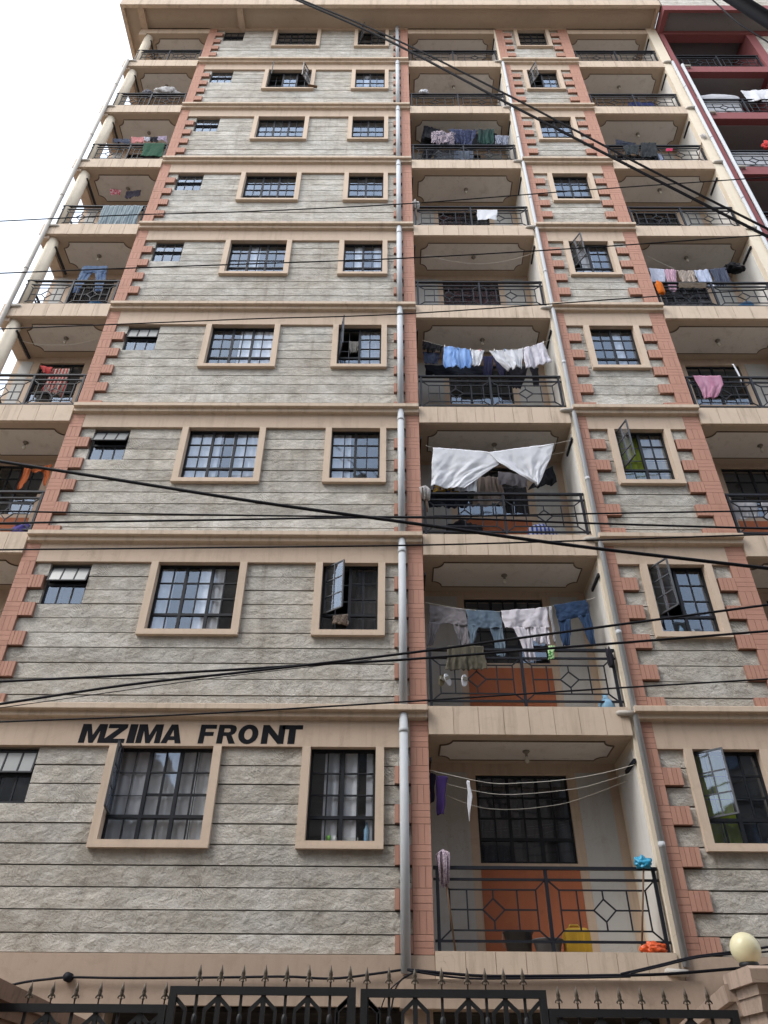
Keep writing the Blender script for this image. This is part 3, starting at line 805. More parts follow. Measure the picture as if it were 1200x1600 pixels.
def letter(ch, x0, x1):
    loops = GL[ch]
    vv = [[Vector((x0 + u * (x1 - x0) + SH * v, 0, L0 + LH * v)) for u, v in lp] for lp in loops]
    flat = [p for lp in vv for p in lp]
    tris = tessellate_polygon([[Vector((p.x, p.z, 0)) for p in lp] for lp in vv])
    mb = MB(); n = len(flat)
    mb.v = [(p.x, -0.0025, p.z) for p in flat] + [(p.x, 0.003, p.z) for p in flat]
    mb.f = [tuple(t) for t in tris] + [tuple(i + n for i in reversed(t)) for t in tris]
    o = 0
    for lp in vv:
        N = len(lp); mb.f += [(o + i, o + (i + 1) % N, n + o + (i + 1) % N, n + o + i) for i in range(N)]; o += N
    mb.build('letter', 'letter_black', sgn)
def LX(zx): return -3.9430 + (zx - 35) * 0.002584
for ch, a, b in (('M', 35, 148), ('Z', 160, 250), ('I', 273, 300), ('M', 318, 428), ('A', 443, 532), ('F', 627, 695), ('R', 718, 800), ('O', 820, 908), ('N', 938, 1038), ('T', 1036, 1126)):
    letter(ch, LX(a), LX(b + 12))

for (nm, mt), mb in REST.items():
    o = mb.build(nm, mt, B); o['kind'] = 'stuff'
REST.clear()

# ------------------------------------------------------------------ neighbouring building with maroon trim
N = empty('neighbour_building', (8.11, 0, 0))
tag(N, 'maroon trimmed apartment block with dark balconies, adjoining on the right', 'building')
def NP(name, mat, *b):
    return MB().box(b[0] - 8.11, b[1] - 8.11, *b[2:]).build(name, mat, N)
NP('corner_pillar', 'maroon', 8.12, 8.25, -0.03, 1.0, 0.0, 27.4)
p = MB().tube([(8.285 - 8.11, -0.07, 0.2), (8.285 - 8.11, -0.07, 25.0)], 0.04, 10).build('downpipe', 'pipe_grey', N, True)
NP('wall_pier', 'maroon', 10.72, 10.98, -0.02, 1.0, 0.0, 27.4)
NP('stone_wall', 'stone', 10.981, 14.5, 0.04, 0.3, 0.0, 27.4)
NP('back_wall', 'room_wall', 8.25, 10.72, 1.1, 1.3, 0.0, 27.4)
NP('rear_block', 'room_wall', 8.12, 14.5, 1.31, 4.2, 0.0, 28.5)
rr = railing_parts(8.27 - 8.11, 10.71 - 8.11)
for i in range(10):
    zt = 25.015 - 2.757 * i
    if zt < 2: break
    NP('balcony_slab', 'maroon', 8.251, 10.719, -0.02, 1.1, zt - 0.34, zt)
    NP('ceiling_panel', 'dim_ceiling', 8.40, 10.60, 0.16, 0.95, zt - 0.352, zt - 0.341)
    if i < 7:
        R = empty('railing', (0, 0.05, zt), N)
        for nm, me in rr: put(nm, me, R)
        dr = NP('door', 'frame_black', 8.8, 9.9, 1.06, 1.12, zt, zt + 2.05)
        MB().tube([(8.285 - 8.11, -0.07, zt - 0.1), (8.48 - 8.11, -0.07, zt - 0.095), (8.52 - 8.11, 0.0, zt - 0.095)], 0.036, 8).build('drain_spout', 'pipe_dirty', N, True)
    for j in range(5):
        if i < 5: NP('stone_course', 'stone', 10.985, 14.4, 0.018, 0.06, zt + 0.1 + j * 0.47, zt + 0.1 + j * 0.47 + 0.455)
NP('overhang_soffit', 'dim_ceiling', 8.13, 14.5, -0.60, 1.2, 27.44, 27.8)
NP('overhang_beam', 'maroon', 8.10, 14.5, -0.66, -0.58, 27.28, 27.62)
NP('overhang_beam', 'maroon', 8.10, 8.25, -0.579, 0.0, 27.28, 27.62)
NP('overhang_beam', 'maroon', 8.251, 14.5, -0.04, 0.2, 27.20, 27.46)
for i in range(6): NP('stone_course', 'stone', 8.13, 14.5, -0.645, -0.4, 27.63 + i * CP, 27.63 + (i + 1) * CP - 0.012)

# ------------------------------------------------------------------ buildings across the street (behind the viewer; they shade and are mirrored in the panes)
def across(x0, x1, h, mat, label, seed):
    o = empty('street_building', ((x0 + x1) / 2, -11.4, 0)); tag(o, label, 'building')
    cx = (x0 + x1) / 2; r_ = random.Random(seed)
    MB().box(x0 - cx, x1 - cx, -8, 0, 0, h).build('wall', mat, o)
    MB().box(x0 - cx - 0.1, x1 - cx + 0.1, -8.1, 0.15, h, h + 0.35).build('parapet', 'concrete', o)
    n = int((x1 - x0) / 2.6); z = 3.4
    while z + 1.4 < h:
        for i in range(n):
            xx = (i + 0.5) * (x1 - x0) / n + x0 - cx
            f = MB().box(xx - 0.6, xx + 0.6, -0.02, 0.05, z, z + 1.2).build('window', 'frame_black', o)
            for s in (-1, 1): MB().box(xx + s * 0.29 - 0.25, xx + s * 0.29 + 0.25, 0.03, 0.06, z + 0.06, z + 1.14).build('pane', 'glass', f)
        z += 2.8
across(-30, -6.9, 9.5, 'concrete', 'low grey block across the street to the left of the viewer', 1)
across(-5.7, 4.5, 18.5, 'street_plaster', 'pinkish block across the street directly behind the viewer', 2)
across(5.2, 24, 13.0, 'concrete', 'plain grey block across the street to the right of the viewer', 3)

# ------------------------------------------------------------------ gate, boundary walls, lamp
GY = -4.15
def spear():
    mb = MB()
    mb.lathe([(0.006, 0), (0.006, 0.028), (0.011, 0.030), (0.011, 0.036), (0.006, 0.040), (0.010, 0.052), (0.015, 0.062), (0.008, 0.074), (0.012, 0.080), (0.014, 0.086), (0.0015, 0.135)], n=8)
    for s in (-1, 1):
        mb.tube([(0, 0, 0.058), (s * 0.012, 0, 0.054), (s * 0.021, 0, 0.046), (s * 0.024, 0, 0.038), (s * 0.019, 0, 0.034)], [0.006, 0.007, 0.006, 0.005, 0.003], 6)
        mb.tube([(0, 0, 0.066), (s * 0.011, 0, 0.072), (s * 0.015, 0, 0.082)], [0.005, 0.005, 0.001], 6)
    return mb.mesh('spearhead', 'spear_bronze', True)
SPEAR = spear()
def twist():
    mb = MB().lathe([(0.007, -0.035), (0.015, -0.02), (0.017, 0.0), (0.015, 0.02), (0.007, 0.035)], n=8)
    return mb.mesh('knot', 'gate_paint', True)
KNOT = twist()
def gate_panel(name, label, x0, x1, ztop, spears, house, group):
    o = empty(name, (x0, GY, 0)); tag(o, label, 'gate', group)
    w = x1 - x0; t = 0.042; zb = 0.12
    fr = MB(); fr.box(0, w, -0.02, 0.02, ztop - t, ztop); fr.box(0, t, -0.021, 0.021, zb, ztop - t); fr.box(w - t, w, -0.021, 0.021, zb, ztop - t)
    fr.box(0, w, -0.0205, 0.0205, zb, zb + t); fr.box(0, w, -0.02, 0.02, 1.05, 1.09)
    fr.build('frame', 'gate_paint', o)
    for i, xs in enumerate(spears):
        x = xs - x0
        put('spearhead', SPEAR, o, Matrix.LocRotScale(Vector((x, 0, ztop)), None, Vector((0.82, 0.82, 0.86))))
        if (i % 2 == 1) == house:
            b = MB().box(x - 0.014, x + 0.014, -0.012, 0.012, zb + t, ztop - t + 0.002).build('bar', 'gate_paint', o)
            sides = [s for s in (-1, 1) if t < x + s * 0.075 < w - t]
            for s in sides:
                MB().bar((x, 0, ztop - t - 0.01), (x + s * 0.075, 0, ztop - t - 0.075), 0.022, 0.02).bar((x + s * 0.075, 0, ztop - t - 0.07), (x + s * 0.075, 0, zb + t), 0.018, 0.018).build('brace', 'gate_paint', o)
        else:
            b = MB().box(x - 0.008, x + 0.008, -0.008, 0.008, zb + t, ztop - t + 0.002).build('bar', 'gate_paint', o)
            put('knot', KNOT, b, Matrix.Translation((x, 0, ztop - t - 0.125)))
    for xe, s in ((t, 1), (w - t, -1)):
        MB().bar((xe, 0, ztop - t - 0.02), (xe + s * 0.062, 0, ztop - t - 0.075), 0.022, 0.02).bar((xe + s * 0.062, 0, ztop - t - 0.07), (xe + s * 0.062, 0, zb + t), 0.018, 0.018).build('brace', 'gate_paint', o)
    MB().box(t, w - t, 0.012, 0.016, 0.15, 1.06).build('sheet_panel', 'gate_paint', o)
    return o
SPL = [-1.127, -0.996, -0.862, -0.728, -0.597, -0.463, -0.332, -0.215]
SPR = [-0.113, 0.02, 0.176, 0.337, 0.493, 0.600, 0.713, 0.828]
SPRR = [1.03, 1.14, 1.262, 1.395, 1.522, 1.66, 1.79, 1.92]
SPLL = [-2.13, -1.995, -1.852, -1.71, -1.578, -1.446, -1.317]
gate_panel('gate_leaf', 'black steel gate leaf with spearheads, left one of the taller middle pair', -1.290, -0.178, 2.160, SPL, True, 'spear topped gate panels')
gate_panel('gate_leaf', 'black steel gate leaf with spearheads, right one of the taller middle pair', -0.150, 0.957, 2.153, SPR, False, 'spear topped gate panels')
gate_panel('fence_panel', 'low black spear topped fence panel between the gate and the brown left wall', -2.42, -1.298, 2.066, SPLL, True, 'spear topped gate panels')
gate_panel('fence_panel', 'low black spear topped fence panel between the gate and the globe lamp pillar', 0.962, 2.075, 2.060, SPRR, False, 'spear topped gate panels')

def wall_run(name, a, b, ztop, th, mat, label):
    """boundary wall with moulded coping from a to b (x, y)"""
    ax, ay = a; bx_, by = b
    L = math.hypot(bx_ - ax, by - ay); ang = math.atan2(by - ay, bx_ - ax)
    o = empty(name, (ax, ay, 0)); o.rotation_euler = (0, 0, ang); tag(o, label, 'wall')
    MB().box(0, L, -th / 2, th / 2, 0, ztop - 0.19).build('wall_body', mat, o)
    MB().prism([(-th / 2 - 0.03, ztop - 0.19), (-th / 2 - 0.05, ztop - 0.12), (th / 2 + 0.05, ztop - 0.12), (th / 2 + 0.03, ztop - 0.19)], 0, L).build('moulding', mat, o)
    MB().prism([(-th / 2 - 0.09, ztop - 0.119), (-th / 2 - 0.10, ztop - 0.03), (0, ztop), (th / 2 + 0.10, ztop - 0.03), (th / 2 + 0.09, ztop - 0.119)], 0, L).build('coping', mat, o)
    return o
wall_run('boundary_wall', (2.26, -4.05), (3.05, -0.20), 2.235, 0.16, 'coping', 'stained plaster boundary wall with moulded coping running back from the lamp pillar')
wall_run('boundary_wall', (-2.36, -4.9), (-2.98, -0.10), 2.205, 0.16, 'coping_dark', 'brown weathered boundary wall with sloping coping at the lower left corner')
P = empty('gate_pillar', (2.30, -4.18, 0)); tag(P, 'plastered gate pillar with stepped cap carrying the globe lamp', 'pillar')
MB().box(-0.12, 0.14, -0.13, 0.13, 0, 2.04).build('shaft', 'coping', P)
MB().prism([(-0.15, 2.04), (-0.175, 2.12), (0.175, 2.12), (0.15, 2.04)], -0.145, 0.165).build('moulding', 'coping', P)
MB().prism([(-0.18, 2.121), (-0.19, 2.175), (0.19, 2.175), (0.18, 2.121)], -0.155, 0.175).build('neck', 'coping', P)
MB().prism([(-0.215, 2.176), (-0.22, 2.245), (-0.20, 2.262), (0.20, 2.262), (0.22, 2.245), (0.215, 2.176)], -0.19, 0.21).build('cap', 'coping', P)
Lm = empty('globe_lamp', (2.245, -4.08, 2.262)); tag(Lm, 'cream globe lamp on a black collar on the right gate pillar', 'lamp')
MB().lathe([(0.035, 0), (0.035, 0.022), (0.052, 0.026), (0.060, 0.040), (0.056, 0.052), (0.040, 0.056)], n=20).build('collar', 'gate_paint', Lm, True)
gp = [(0.045, 0.040)] + [(0.090 * math.sin(a), 0.128 - 0.093 * math.cos(a)) for a in [math.radians(d) for d in range(30, 179, 8)]] + [(0.002, 0.221)]
MB().lathe(gp, n=32).build('globe', 'globe_cream', Lm, True)

# ------------------------------------------------------------------ cables
def smooth(pts, n=8):
    """Catmull-Rom through 3-D points"""
    pts = [Vector(p) for p in pts]; out = []
    for i in range(len(pts) - 1):
        p0 = pts[max(i - 1, 0)]; p1 = pts[i]; p2 = pts[i + 1]; p3 = pts[min(i + 2, len(pts) - 1)]
        for k in range(n):
            t = k / n
            out.append(0.5 * ((2 * p1) + (p2 - p0) * t + (2 * p0 - 5 * p1 + 4 * p2 - p3) * t * t + (3 * p1 - p0 - 3 * p2 + p3) * t ** 3))
    out.append(pts[-1]); return out
def extend(P3, e):
    a = P3[0] + (P3[0] - P3[1]).normalized() * e; b = P3[-1] + (P3[-1] - P3[-2]).normalized() * e
    return [a] + P3 + [b]
def cable(label, xz, y, r, y2=None, ext=2.5, group='overhead cables', mat='wire'):
    n = len(xz); y2 = y if y2 is None else y2
    P3 = [Vector((p[0], y + (y2 - y) * i / max(1, n - 1), p[1])) for i, p in enumerate(xz)]
    if ext: P3 = extend(P3, ext)
    o = MB().tube(smooth(P3, 6), r, 6).build('cable', mat, None, True)
    return tag(o, label, 'cable', group)
cable('thick black overhead cable, upper strand of the diagonal pair at top right', [(-1.468, 15.212), (0.006, 13.724), (1.571, 11.858), (2.883, 10.185), (3.961, 8.876)], -5.0, 0.014)
cable('thick black overhead cable, lower strand of the diagonal pair at top right', [(-1.487, 14.762), (-0.047, 13.238), (1.498, 11.298), (2.758, 9.751), (3.789, 8.500)], -5.15, 0.017)
cable('very thick dark cable bundle cutting the top right corner', [(2.444, 8.237), (2.584, 7.809), (2.712, 7.418)], -7.4, 0.052, ext=1.2)
cable('thin dark cable just left of the thick bundle in the top right corner', [(3.856, 12.315), (3.988, 11.518), (4.182, 10.935)], -6.0, 0.009)
cable('thin black cable crossing the sixth storey', [(-6.661, 13.535), (-4.508, 13.735), (-2.311, 13.865), (0.357, 14.122), (3.336, 14.555), (6.899, 15.029)], -2.2, 0.011)
cable('thin black cable crossing just under the fifth storey window heads', [(-6.028, 11.769), (-4.071, 11.911), (-2.086, 12.039), (0.326, 12.204), (2.993, 12.478), (6.176, 12.871)], -2.4, 0.011)
cable('thin black cable crossing along the fourth storey cornice', [(-5.845, 10.804), (-3.944, 10.934), (-2.020, 11.066), (0.320, 11.201), (4.181, 11.648), (5.985, 11.836)], -2.1, 0.010)
cable('thick black cable falling from left to right across the third storey', [(-4.274, 7.187), (-3.093, 6.963), (-1.392, 6.636), (0.225, 6.366), (1.902, 6.085), (3.758, 5.825)], -3.2, 0.018)
cable('straight thin cable across the foot of the third storey, upper of two', [(-4.442, 6.960), (-2.234, 6.921), (0.248, 6.904), (2.147, 6.956), (4.349, 7.015)], -2.6, 0.010)
cable('straight thin cable across the foot of the third storey, lower of two', [(-4.324, 6.711), (-2.189, 6.764), (0.244, 6.818), (2.097, 6.753), (4.211, 6.685)], -2.7, 0.012)
cable('thin cable across the second storey lintel band', [(-4.458, 6.629), (-2.253, 6.668), (0.253, 6.719), (2.182, 6.794), (4.433, 6.899)], -2.3, 0.010)
cable('black cable rising to the right across the second storey railing, upper', [(-3.496, 4.449), (-2.379, 4.642), (-1.218, 4.790), (0.212, 4.983), (1.816, 5.232), (3.748, 5.528)], -3.0, 0.012)
cable('black cable rising to the right across the second storey railing, lower', [(-3.619, 4.714), (-1.839, 4.822), (-0.637, 4.909), (0.214, 4.967), (1.819, 5.113), (3.717, 5.291)], -2.9, 0.012)
cable('hair thin service wire below the second storey windows at left', [(-3.591, 4.498), (-2.731, 4.637), (-1.673, 4.806), (-0.646, 4.945)], -2.8, 0.004, ext=0.5)
cable('thin cable above the black painted lettering', [(-3.864, 4.608), (-1.959, 4.700), (0.230, 4.850), (1.936, 4.979), (3.941, 5.119)], -2.2, 0.009)
# cables clipped to the building base
cable('black conduit cable clipped along the base band of the block', [(-4.260, 2.508), (-4.010, 2.573), (-3.805, 2.615), (-3.588, 2.640), (-3.375, 2.659), (-2.876, 2.656), (-2.277, 2.660), (-1.652, 2.670), (-1.040, 2.680), (-0.562, 2.666), (-0.087, 2.716), (0.228, 2.759)], -0.06, 0.013, ext=0)
cable('black conduit cable running under the lowest central balcony', [(0.226, 2.743), (0.658, 2.711), (1.062, 2.690), (1.737, 2.695), (2.414, 2.705), (2.956, 2.720), (3.575, 2.765), (4.130, 2.810)], -0.14, 0.016, ext=0)
cable('paired black cable under the lowest central balcony, lower strand', [(0.252, 2.730), (0.790, 2.669), (1.327, 2.667), (2.001, 2.677), (2.575, 2.692)], -0.16, 0.011, ext=0)
cable('black cable sweeping up from the lowest balcony towards the globe lamp', [(2.467, 2.710), (2.888, 2.794), (3.242, 2.868), (3.593, 2.911), (4.086, 2.969), (4.512, 3.020)], -0.2, 0.013, ext=0)
cable('second black cable sweeping up from the lowest balcony to the right', [(2.564, 2.714), (2.949, 2.792), (3.268, 2.859), (3.580, 2.891), (4.064, 2.924), (4.482, 2.956)], -0.22, 0.010, ext=0)
cable('loose black cable loop hanging beside the grey pipe foot', [(0.353, 2.728), (0.197, 2.669), (0.103, 2.565), (0.056, 2.368)], -0.18, 0.010, ext=0)
cable('second loose black cable loop hanging beside the grey pipe foot', [(0.285, 2.710), (0.103, 2.605), (0.003, 2.502), (-0.049, 2.384)], -0.18, 0.007, ext=0)
jb = MB().tube([(-3.378, -0.10, 2.660), (-3.378, -0.005, 2.660)], 0.045, 16).build('junction_box', 'wire', None, True)
tag(jb, 'round black junction box on the base band at lower left', 'junction box')

# ------------------------------------------------------------------ laundry and balcony clutter
def garment(name, label, cat, y, mat, patches, folds=3.0, amp=0.03, nx=30, ny=22, group='laundry on the balconies', hem=0.012):
    mb = MB(); ph = rnd.uniform(0, 6); ph2 = rnd.uniform(0, 6)
    def poly(pl, t):
        n = len(pl) - 1; f = min(t * n, n - 1e-6); i = int(f); u = f - i
        return (pl[i][0] * (1 - u) + pl[i + 1][0] * u, pl[i][1] * (1 - u) + pl[i + 1][1] * u)
    for L, R in patches:
        base = len(mb.v)
        w = max(0.05, abs(R[0][0] - L[0][0]))
        k = folds / max(w, 0.25)
        for j in range(ny + 1):
            v = j / ny; a = poly(L, v); b = poly(R, v)
            for i in range(nx + 1):
                u = i / nx
                x = a[0] + (b[0] - a[0]) * u; z = a[1] + (b[1] - a[1]) * u
                s = u * w
                g = amp * (0.35 + 0.65 * v)
                sh = s * k + 0.35 * v * math.sin(ph) * k * w * 0.3
                d = 2.2 * pnoise.noise((sh * 1.25 + ph * 7, v * 0.9, ph2)) + 1.2 * pnoise.noise((sh * 3.1 + ph2 * 5, v * 1.6 + ph, 3.0)) + 0.55 * pnoise.noise((sh * 5.0 + 4 * v, v * 6.0, ph)) + 0.5 * abs(pnoise.noise((sh * 4.0 - 5 * v, v * 3.0 + 9, ph2)))
                if j == ny: z += hem * 2.2 * pnoise.noise((sh * 2.2 + ph, 5.0, ph2))
                if 0 < j: x += 0.006 * math.sin(9 * v + ph + 5 * u)
                mb.v.append((x, y + g * d, z))
        for j in range(ny):
            for i in range(nx):
                q = base + j * (nx + 1) + i
                mb.f.append((q, q + 1, q + nx + 2, q + nx + 1))
    o = mb.build(name, mat, None, True)
    sm = o.modifiers.new('thickness', 'SOLIDIFY'); sm.thickness = 0.003; sm.offset = 0
    return tag(o, label, cat, group)
def bundle(name, label, cat, c, rx, ry, rz, mat, seed=1, rough=0.22, group='balcony clutter'):
    r_ = random.Random(seed); bm = bmesh.new(); bmesh.ops.create_icosphere(bm, subdivisions=4, radius=1)
    ph = [r_.uniform(0, 6) for _ in range(6)]
    for v in bm.verts:
        p = v.co.copy()
        d = 1 + rough * (1.6 * pnoise.noise((p.x * 1.9 + ph[0], p.y * 1.9, p.z * 1.9 + ph[1])) - 1.1 * abs(pnoise.noise((p.x * 3.6 + ph[2], p.y * 3.6, p.z * 3.6 + ph[3]))) * 1.2 + 0.5 * pnoise.noise((p.x * 8 + ph[4], p.y * 8, p.z * 8)) + 0.25)
        z = p.z * d
        if z < -0.75: z = -0.75
        v.co = Vector((p.x * d * rx, p.y * d * ry, (z + 0.75) * rz))
    me = bpy.data.meshes.new(name); bm.to_mesh(me); bm.free(); me.materials.append(MATS[mat])
    me.polygons.foreach_set('use_smooth', [True] * len(me.polygons))
    o = put(name, me); o.location = c
    return tag(o, label, cat, group)
def line(label, xz, y, r=0.0035, mat='cord'):
    P3 = [Vector((p[0], y, p[1])) for p in xz]
    o = MB().tube(smooth(P3, 5), r, 5).build('clothesline', mat, None, True)
    return tag(o, label, 'clothesline', 'clotheslines')
def vessel(name, label, cat, x, y, z, prof, mat, n=20, parts=()):
    o = empty(name, (x, y, z)); tag(o, label, cat, 'balcony clutter')
    MB().lathe(prof, n=n).build('body', mat, o, True)
    for nm, mb, m2 in parts: mb.build(nm, m2, o, True)
    return o
def mop(label, foot, top, y, head_mat, dz=0.28, up=True, seed=3):
    o = empty('mop', (foot[0], y, foot[1])); tag(o, label, 'mop', 'balcony clutter')
    f = Vector((0, 0, 0)); t = Vector((top[0] - foot[0], 0, top[1] - foot[1]))
    MB().tube([f, t], 0.011, 8).build('handle', 'wood', o, True)
    r_ = random.Random(seed); mb = MB()
    for i in range(46):
        a = r_.uniform(0, 6.28); rr_ = r_.uniform(0.02, 0.075)
        q = t + Vector((0, 0, 0.05))
        e = t + Vector((math.cos(a) * rr_, math.sin(a) * rr_ * 0.7, -dz * r_.uniform(0.55, 1.0)))
        m_ = t + Vector((math.cos(a) * rr_ * 1.25, math.sin(a) * rr_, -0.02 + r_.uniform(-0.02, 0.03)))
        mb.tube([q, m_, e], [0.008, 0.009, 0.006], 5)
    mb.build('mop_head', head_mat, o, True)
    return o
simple('plastic_black', (0.03, 0.03, 0.033), 0.4, 0, 0.2, 5)
simple('plastic_grey', (0.13, 0.135, 0.15), 0.45, 0, 0.2, 5)
simple('plastic_yellow', (0.46, 0.28, 0.03), 0.4, 0, 0.1, 5)
simple('plastic_blue', (0.03, 0.13, 0.28), 0.4, 0, 0.2, 5)
simple('plastic_cyan', (0.03, 0.28, 0.46), 0.35, 0, 0.2, 9)
simple('plastic_red', (0.60, 0.09, 0.02), 0.35, 0, 0.2, 9)
simple('bottle_blue', (0.20, 0.36, 0.50), 0.15, 0, 0.1, 5)
simple('mop_white', (0.48, 0.46, 0.45), 0.9, 0, 0.3, 30)

white = cloth((222, 224, 230)); offw = cloth((200, 202, 208))
# --- central balcony, second storey
garment('trousers', 'grey trousers, leftmost on the second storey central drying line', 'trousers', 0.22, cloth((128, 124, 128)), [
    ([(0.607, 7.427), (0.608, 7.283), (0.601, 7.128)], [(1.150, 7.358), (1.152, 7.230), (1.154, 7.089)]),
    ([(0.601, 7.142), (0.588, 6.947), (0.566, 6.767)], [(0.761, 7.126), (0.698, 6.948), (0.646, 6.768)]),
    ([(0.943, 7.116), (0.991, 6.949), (1.031, 6.775)], [(1.154, 7.103), (1.165, 6.950), (1.169, 6.787)])], 2.5, 0.02)
garment('jeans', 'pale blue jeans on the second storey central drying line', 'jeans', 0.20, cloth((112, 128, 142), 'fade', (88, 104, 122)), [
    ([(1.152, 7.343), (1.159, 7.204), (1.160, 7.064)], [(1.648, 7.312), (1.655, 7.165), (1.657, 7.020)]),
    ([(1.161, 7.078), (1.171, 6.912), (1.179, 6.776)], [(1.314, 7.056), (1.263, 6.913), (1.220, 6.777)]),
    ([(1.473, 7.052), (1.515, 6.805), (1.538, 6.587)], [(1.658, 7.031), (1.662, 6.806), (1.657, 6.587)])], 2.5, 0.02)
garment('trousers', 'white trousers folded over the second storey central drying line', 'trousers', 0.19, cloth((212, 208, 216)), [
    ([(1.651, 7.312), (1.665, 7.159), (1.691, 7.031)], [(2.341, 7.388), (2.330, 7.219), (2.318, 7.040)]),
    ([(1.790, 7.048), (1.890, 6.829), (1.935, 6.523)], [(2.065, 7.050), (2.062, 6.803), (2.066, 6.524)]),
    ([(2.035, 7.049), (2.057, 6.912), (2.078, 6.817)], [(2.319, 7.051), (2.310, 6.913), (2.296, 6.767)])], 4, 0.03)
garment('belt', 'dark and white striped belt beside the blue jeans', 'belt', 0.18, cloth((40, 40, 70), 'stripes', (200, 200, 200), freq=20), [
    ([(2.354, 7.382), (2.351, 7.046), (2.360, 6.773)], [(2.400, 7.391), (2.399, 7.074), (2.391, 6.789)])], 1, 0.005, 4, 10)
garment('jeans', 'dark blue jeans, rightmost on the second storey central drying line', 'jeans', 0.18, cloth((50, 72, 104), 'fade', (38, 54, 80)), [
    ([(2.435, 7.414), (2.449, 7.271), (2.462, 7.141)], [(2.923, 7.504), (2.943, 7.388), (2.940, 7.260)]),
    ([(2.459, 7.158), (2.464, 6.936), (2.471, 6.755)], [(2.652, 7.182), (2.610, 6.937), (2.575, 6.761)]),
    ([(2.757, 7.230), (2.820, 6.993), (2.859, 6.760)], [(2.942, 7.274), (2.942, 6.994), (2.938, 6.776)])], 2, 0.02)
line('clothesline carrying the trousers on the second storey central balcony', [(0.552, 7.458), (1.147, 7.346), (1.717, 7.312), (2.344, 7.394), (2.942, 7.516), (3.062, 7.561)], 0.20)
garment('skirt', 'olive gathered skirt hung over the second storey central handrail', 'skirt', 0.015, cloth((92, 88, 76)), [
    ([(0.841, 6.655), (0.821, 6.467), (0.794, 6.283)], [(1.328, 6.653), (1.345, 6.470), (1.370, 6.302)])], 7, 0.022, 40)
garment('cloth', 'small green cloth on the second storey central handrail', 'cloth', 0.02, cloth((70, 150, 70), 'print', (190, 220, 170)), [
    ([(2.233, 6.666), (2.207, 6.452)], [(2.328, 6.667), (2.289, 6.473)])], 2, 0.015, 12)
for i, (a, lab) in enumerate((((188, 912), 'olive and white sandal hooked on the second storey railing, left one'), ((228, 905), 'white sandal strap side out on the second storey railing, middle one'), ((320, 912), 'white sandal hooked on the second storey railing, right one'))):
    x, z = {0: (0.736, 6.140), 1: (0.817, 6.151), 2: (1.041, 6.141)}[i]
    o = empty('sandal', (x, 0.03, z)); tag(o, lab, 'sandal', 'balcony clutter')
    sole = MB(); n = 18
    prof = [((0.042 - 0.008 * math.sin(t * 2)) * math.cos(t), 0.085 * math.sin(t)) for t in [2 * math.pi * q / n for q in range(n)]]
    sole.v = [(p[0], -0.008, p[1]) for p in prof] + [(p[0], 0.008, p[1]) for p in prof]
    sole.f = [tuple(range(n)), tuple(range(2 * n - 1, n - 1, -1))] + [(q, (q + 1) % n, n + (q + 1) % n, n + q) for q in range(n)]
    sole.build('sole', cloth((120, 112, 88)) if i == 0 else white, o)
    MB().box(-0.036, 0.036, -0.024, -0.0085, 0.0, 0.045).build('strap', cloth((150, 146, 136)), o); o.rotation_euler = (0.15, (0.25, -0.5, 0.1)[i], 0.5)
zf2 = sill(1) - 1.135
vessel('water_bottle', 'blue translucent water bottle on the second storey central balcony floor', 'bottle', 2.93, 0.14, zf2, [(0.10, 0), (0.11, 0.01), (0.11, 0.11), (0.10, 0.13), (0.045, 0.19), (0.035, 0.2), (0.035, 0.24)], 'bottle_blue')
bundle('cloth_bundle', 'dark cloth bundle tied at the right end of the second storey central handrail', 'bundle', (3.06, 0.03, zf2 + 0.60), 0.045, 0.05, 0.17, cloth((38, 36, 44)), 5)
# --- central balcony, lowest storey
line('thin clothesline on the lowest central balcony, nearest of three', [(0.539, 4.942), (1.251, 4.791), (1.688, 4.791), (2.190, 4.831), (2.701, 4.917), (3.213, 5.051)], 0.08)
line('thin clothesline on the lowest central balcony, middle of three', [(0.619, 4.867), (1.175, 4.732), (1.615, 4.703), (2.361, 4.775), (2.762, 4.874), (3.157, 4.996)], 0.25)
line('thin clothesline on the lowest central balcony, farthest of three', [(0.744, 4.745), (1.153, 4.599), (1.536, 4.569), (1.954, 4.601), (2.381, 4.682), (3.114, 4.939)], 0.42)
garment('leggings', 'purple garment hung at the left end of the lowest central clothesline', 'garment', 0.08, cloth((58, 40, 92)), [
    ([(0.628, 4.874), (0.608, 4.637), (0.617, 4.399)], [(0.760, 4.869), (0.723, 4.609), (0.700, 4.413)])], 2, 0.015, 10)
garment('garment', 'dark garment in the shade behind the purple one, lowest central balcony', 'garment', 0.14, cloth((34, 28, 44)), [
    ([(0.539, 4.942), (0.533, 4.542)], [(0.621, 4.912), (0.586, 4.570)])], 2, 0.015, 10)
garment('strap', 'narrow white strap dangling from the lowest central clothesline', 'strap', 0.08, white, [
    ([(1.001, 4.818), (0.997, 4.611), (0.995, 4.333)], [(1.039, 4.813), (1.053, 4.626), (1.009, 4.333)])], 1, 0.006, 6)
zf1 = sill(0) - 1.135
mop('mop with purple and white strands leaning head up on the lowest central railing', (0.76, zf1), (0.66, zf1 + 1.0), 0.02, cloth((150, 132, 150), 'print', (205, 190, 198), freq=25), 0.36, seed=4)
o = empty('broom', (2.80, 0.06, zf1)); tag(o, 'broom with a blue plastic bag over its head at the right of the lowest balcony', 'broom', 'balcony clutter')
MB().tube([(0, 0, 0), (0.19, -0.04, 0.90)], 0.011, 8).build('handle', 'wood', o, True)
bb = bundle('bag', 'x', 'x', (0, 0, 0), 0.095, 0.05, 0.075, 'plastic_cyan', 11, 0.35); bb.parent = o; bb.location = (0.185, -0.045, 0.86)
for kx in ('label', 'category', 'group'): del bb[kx]
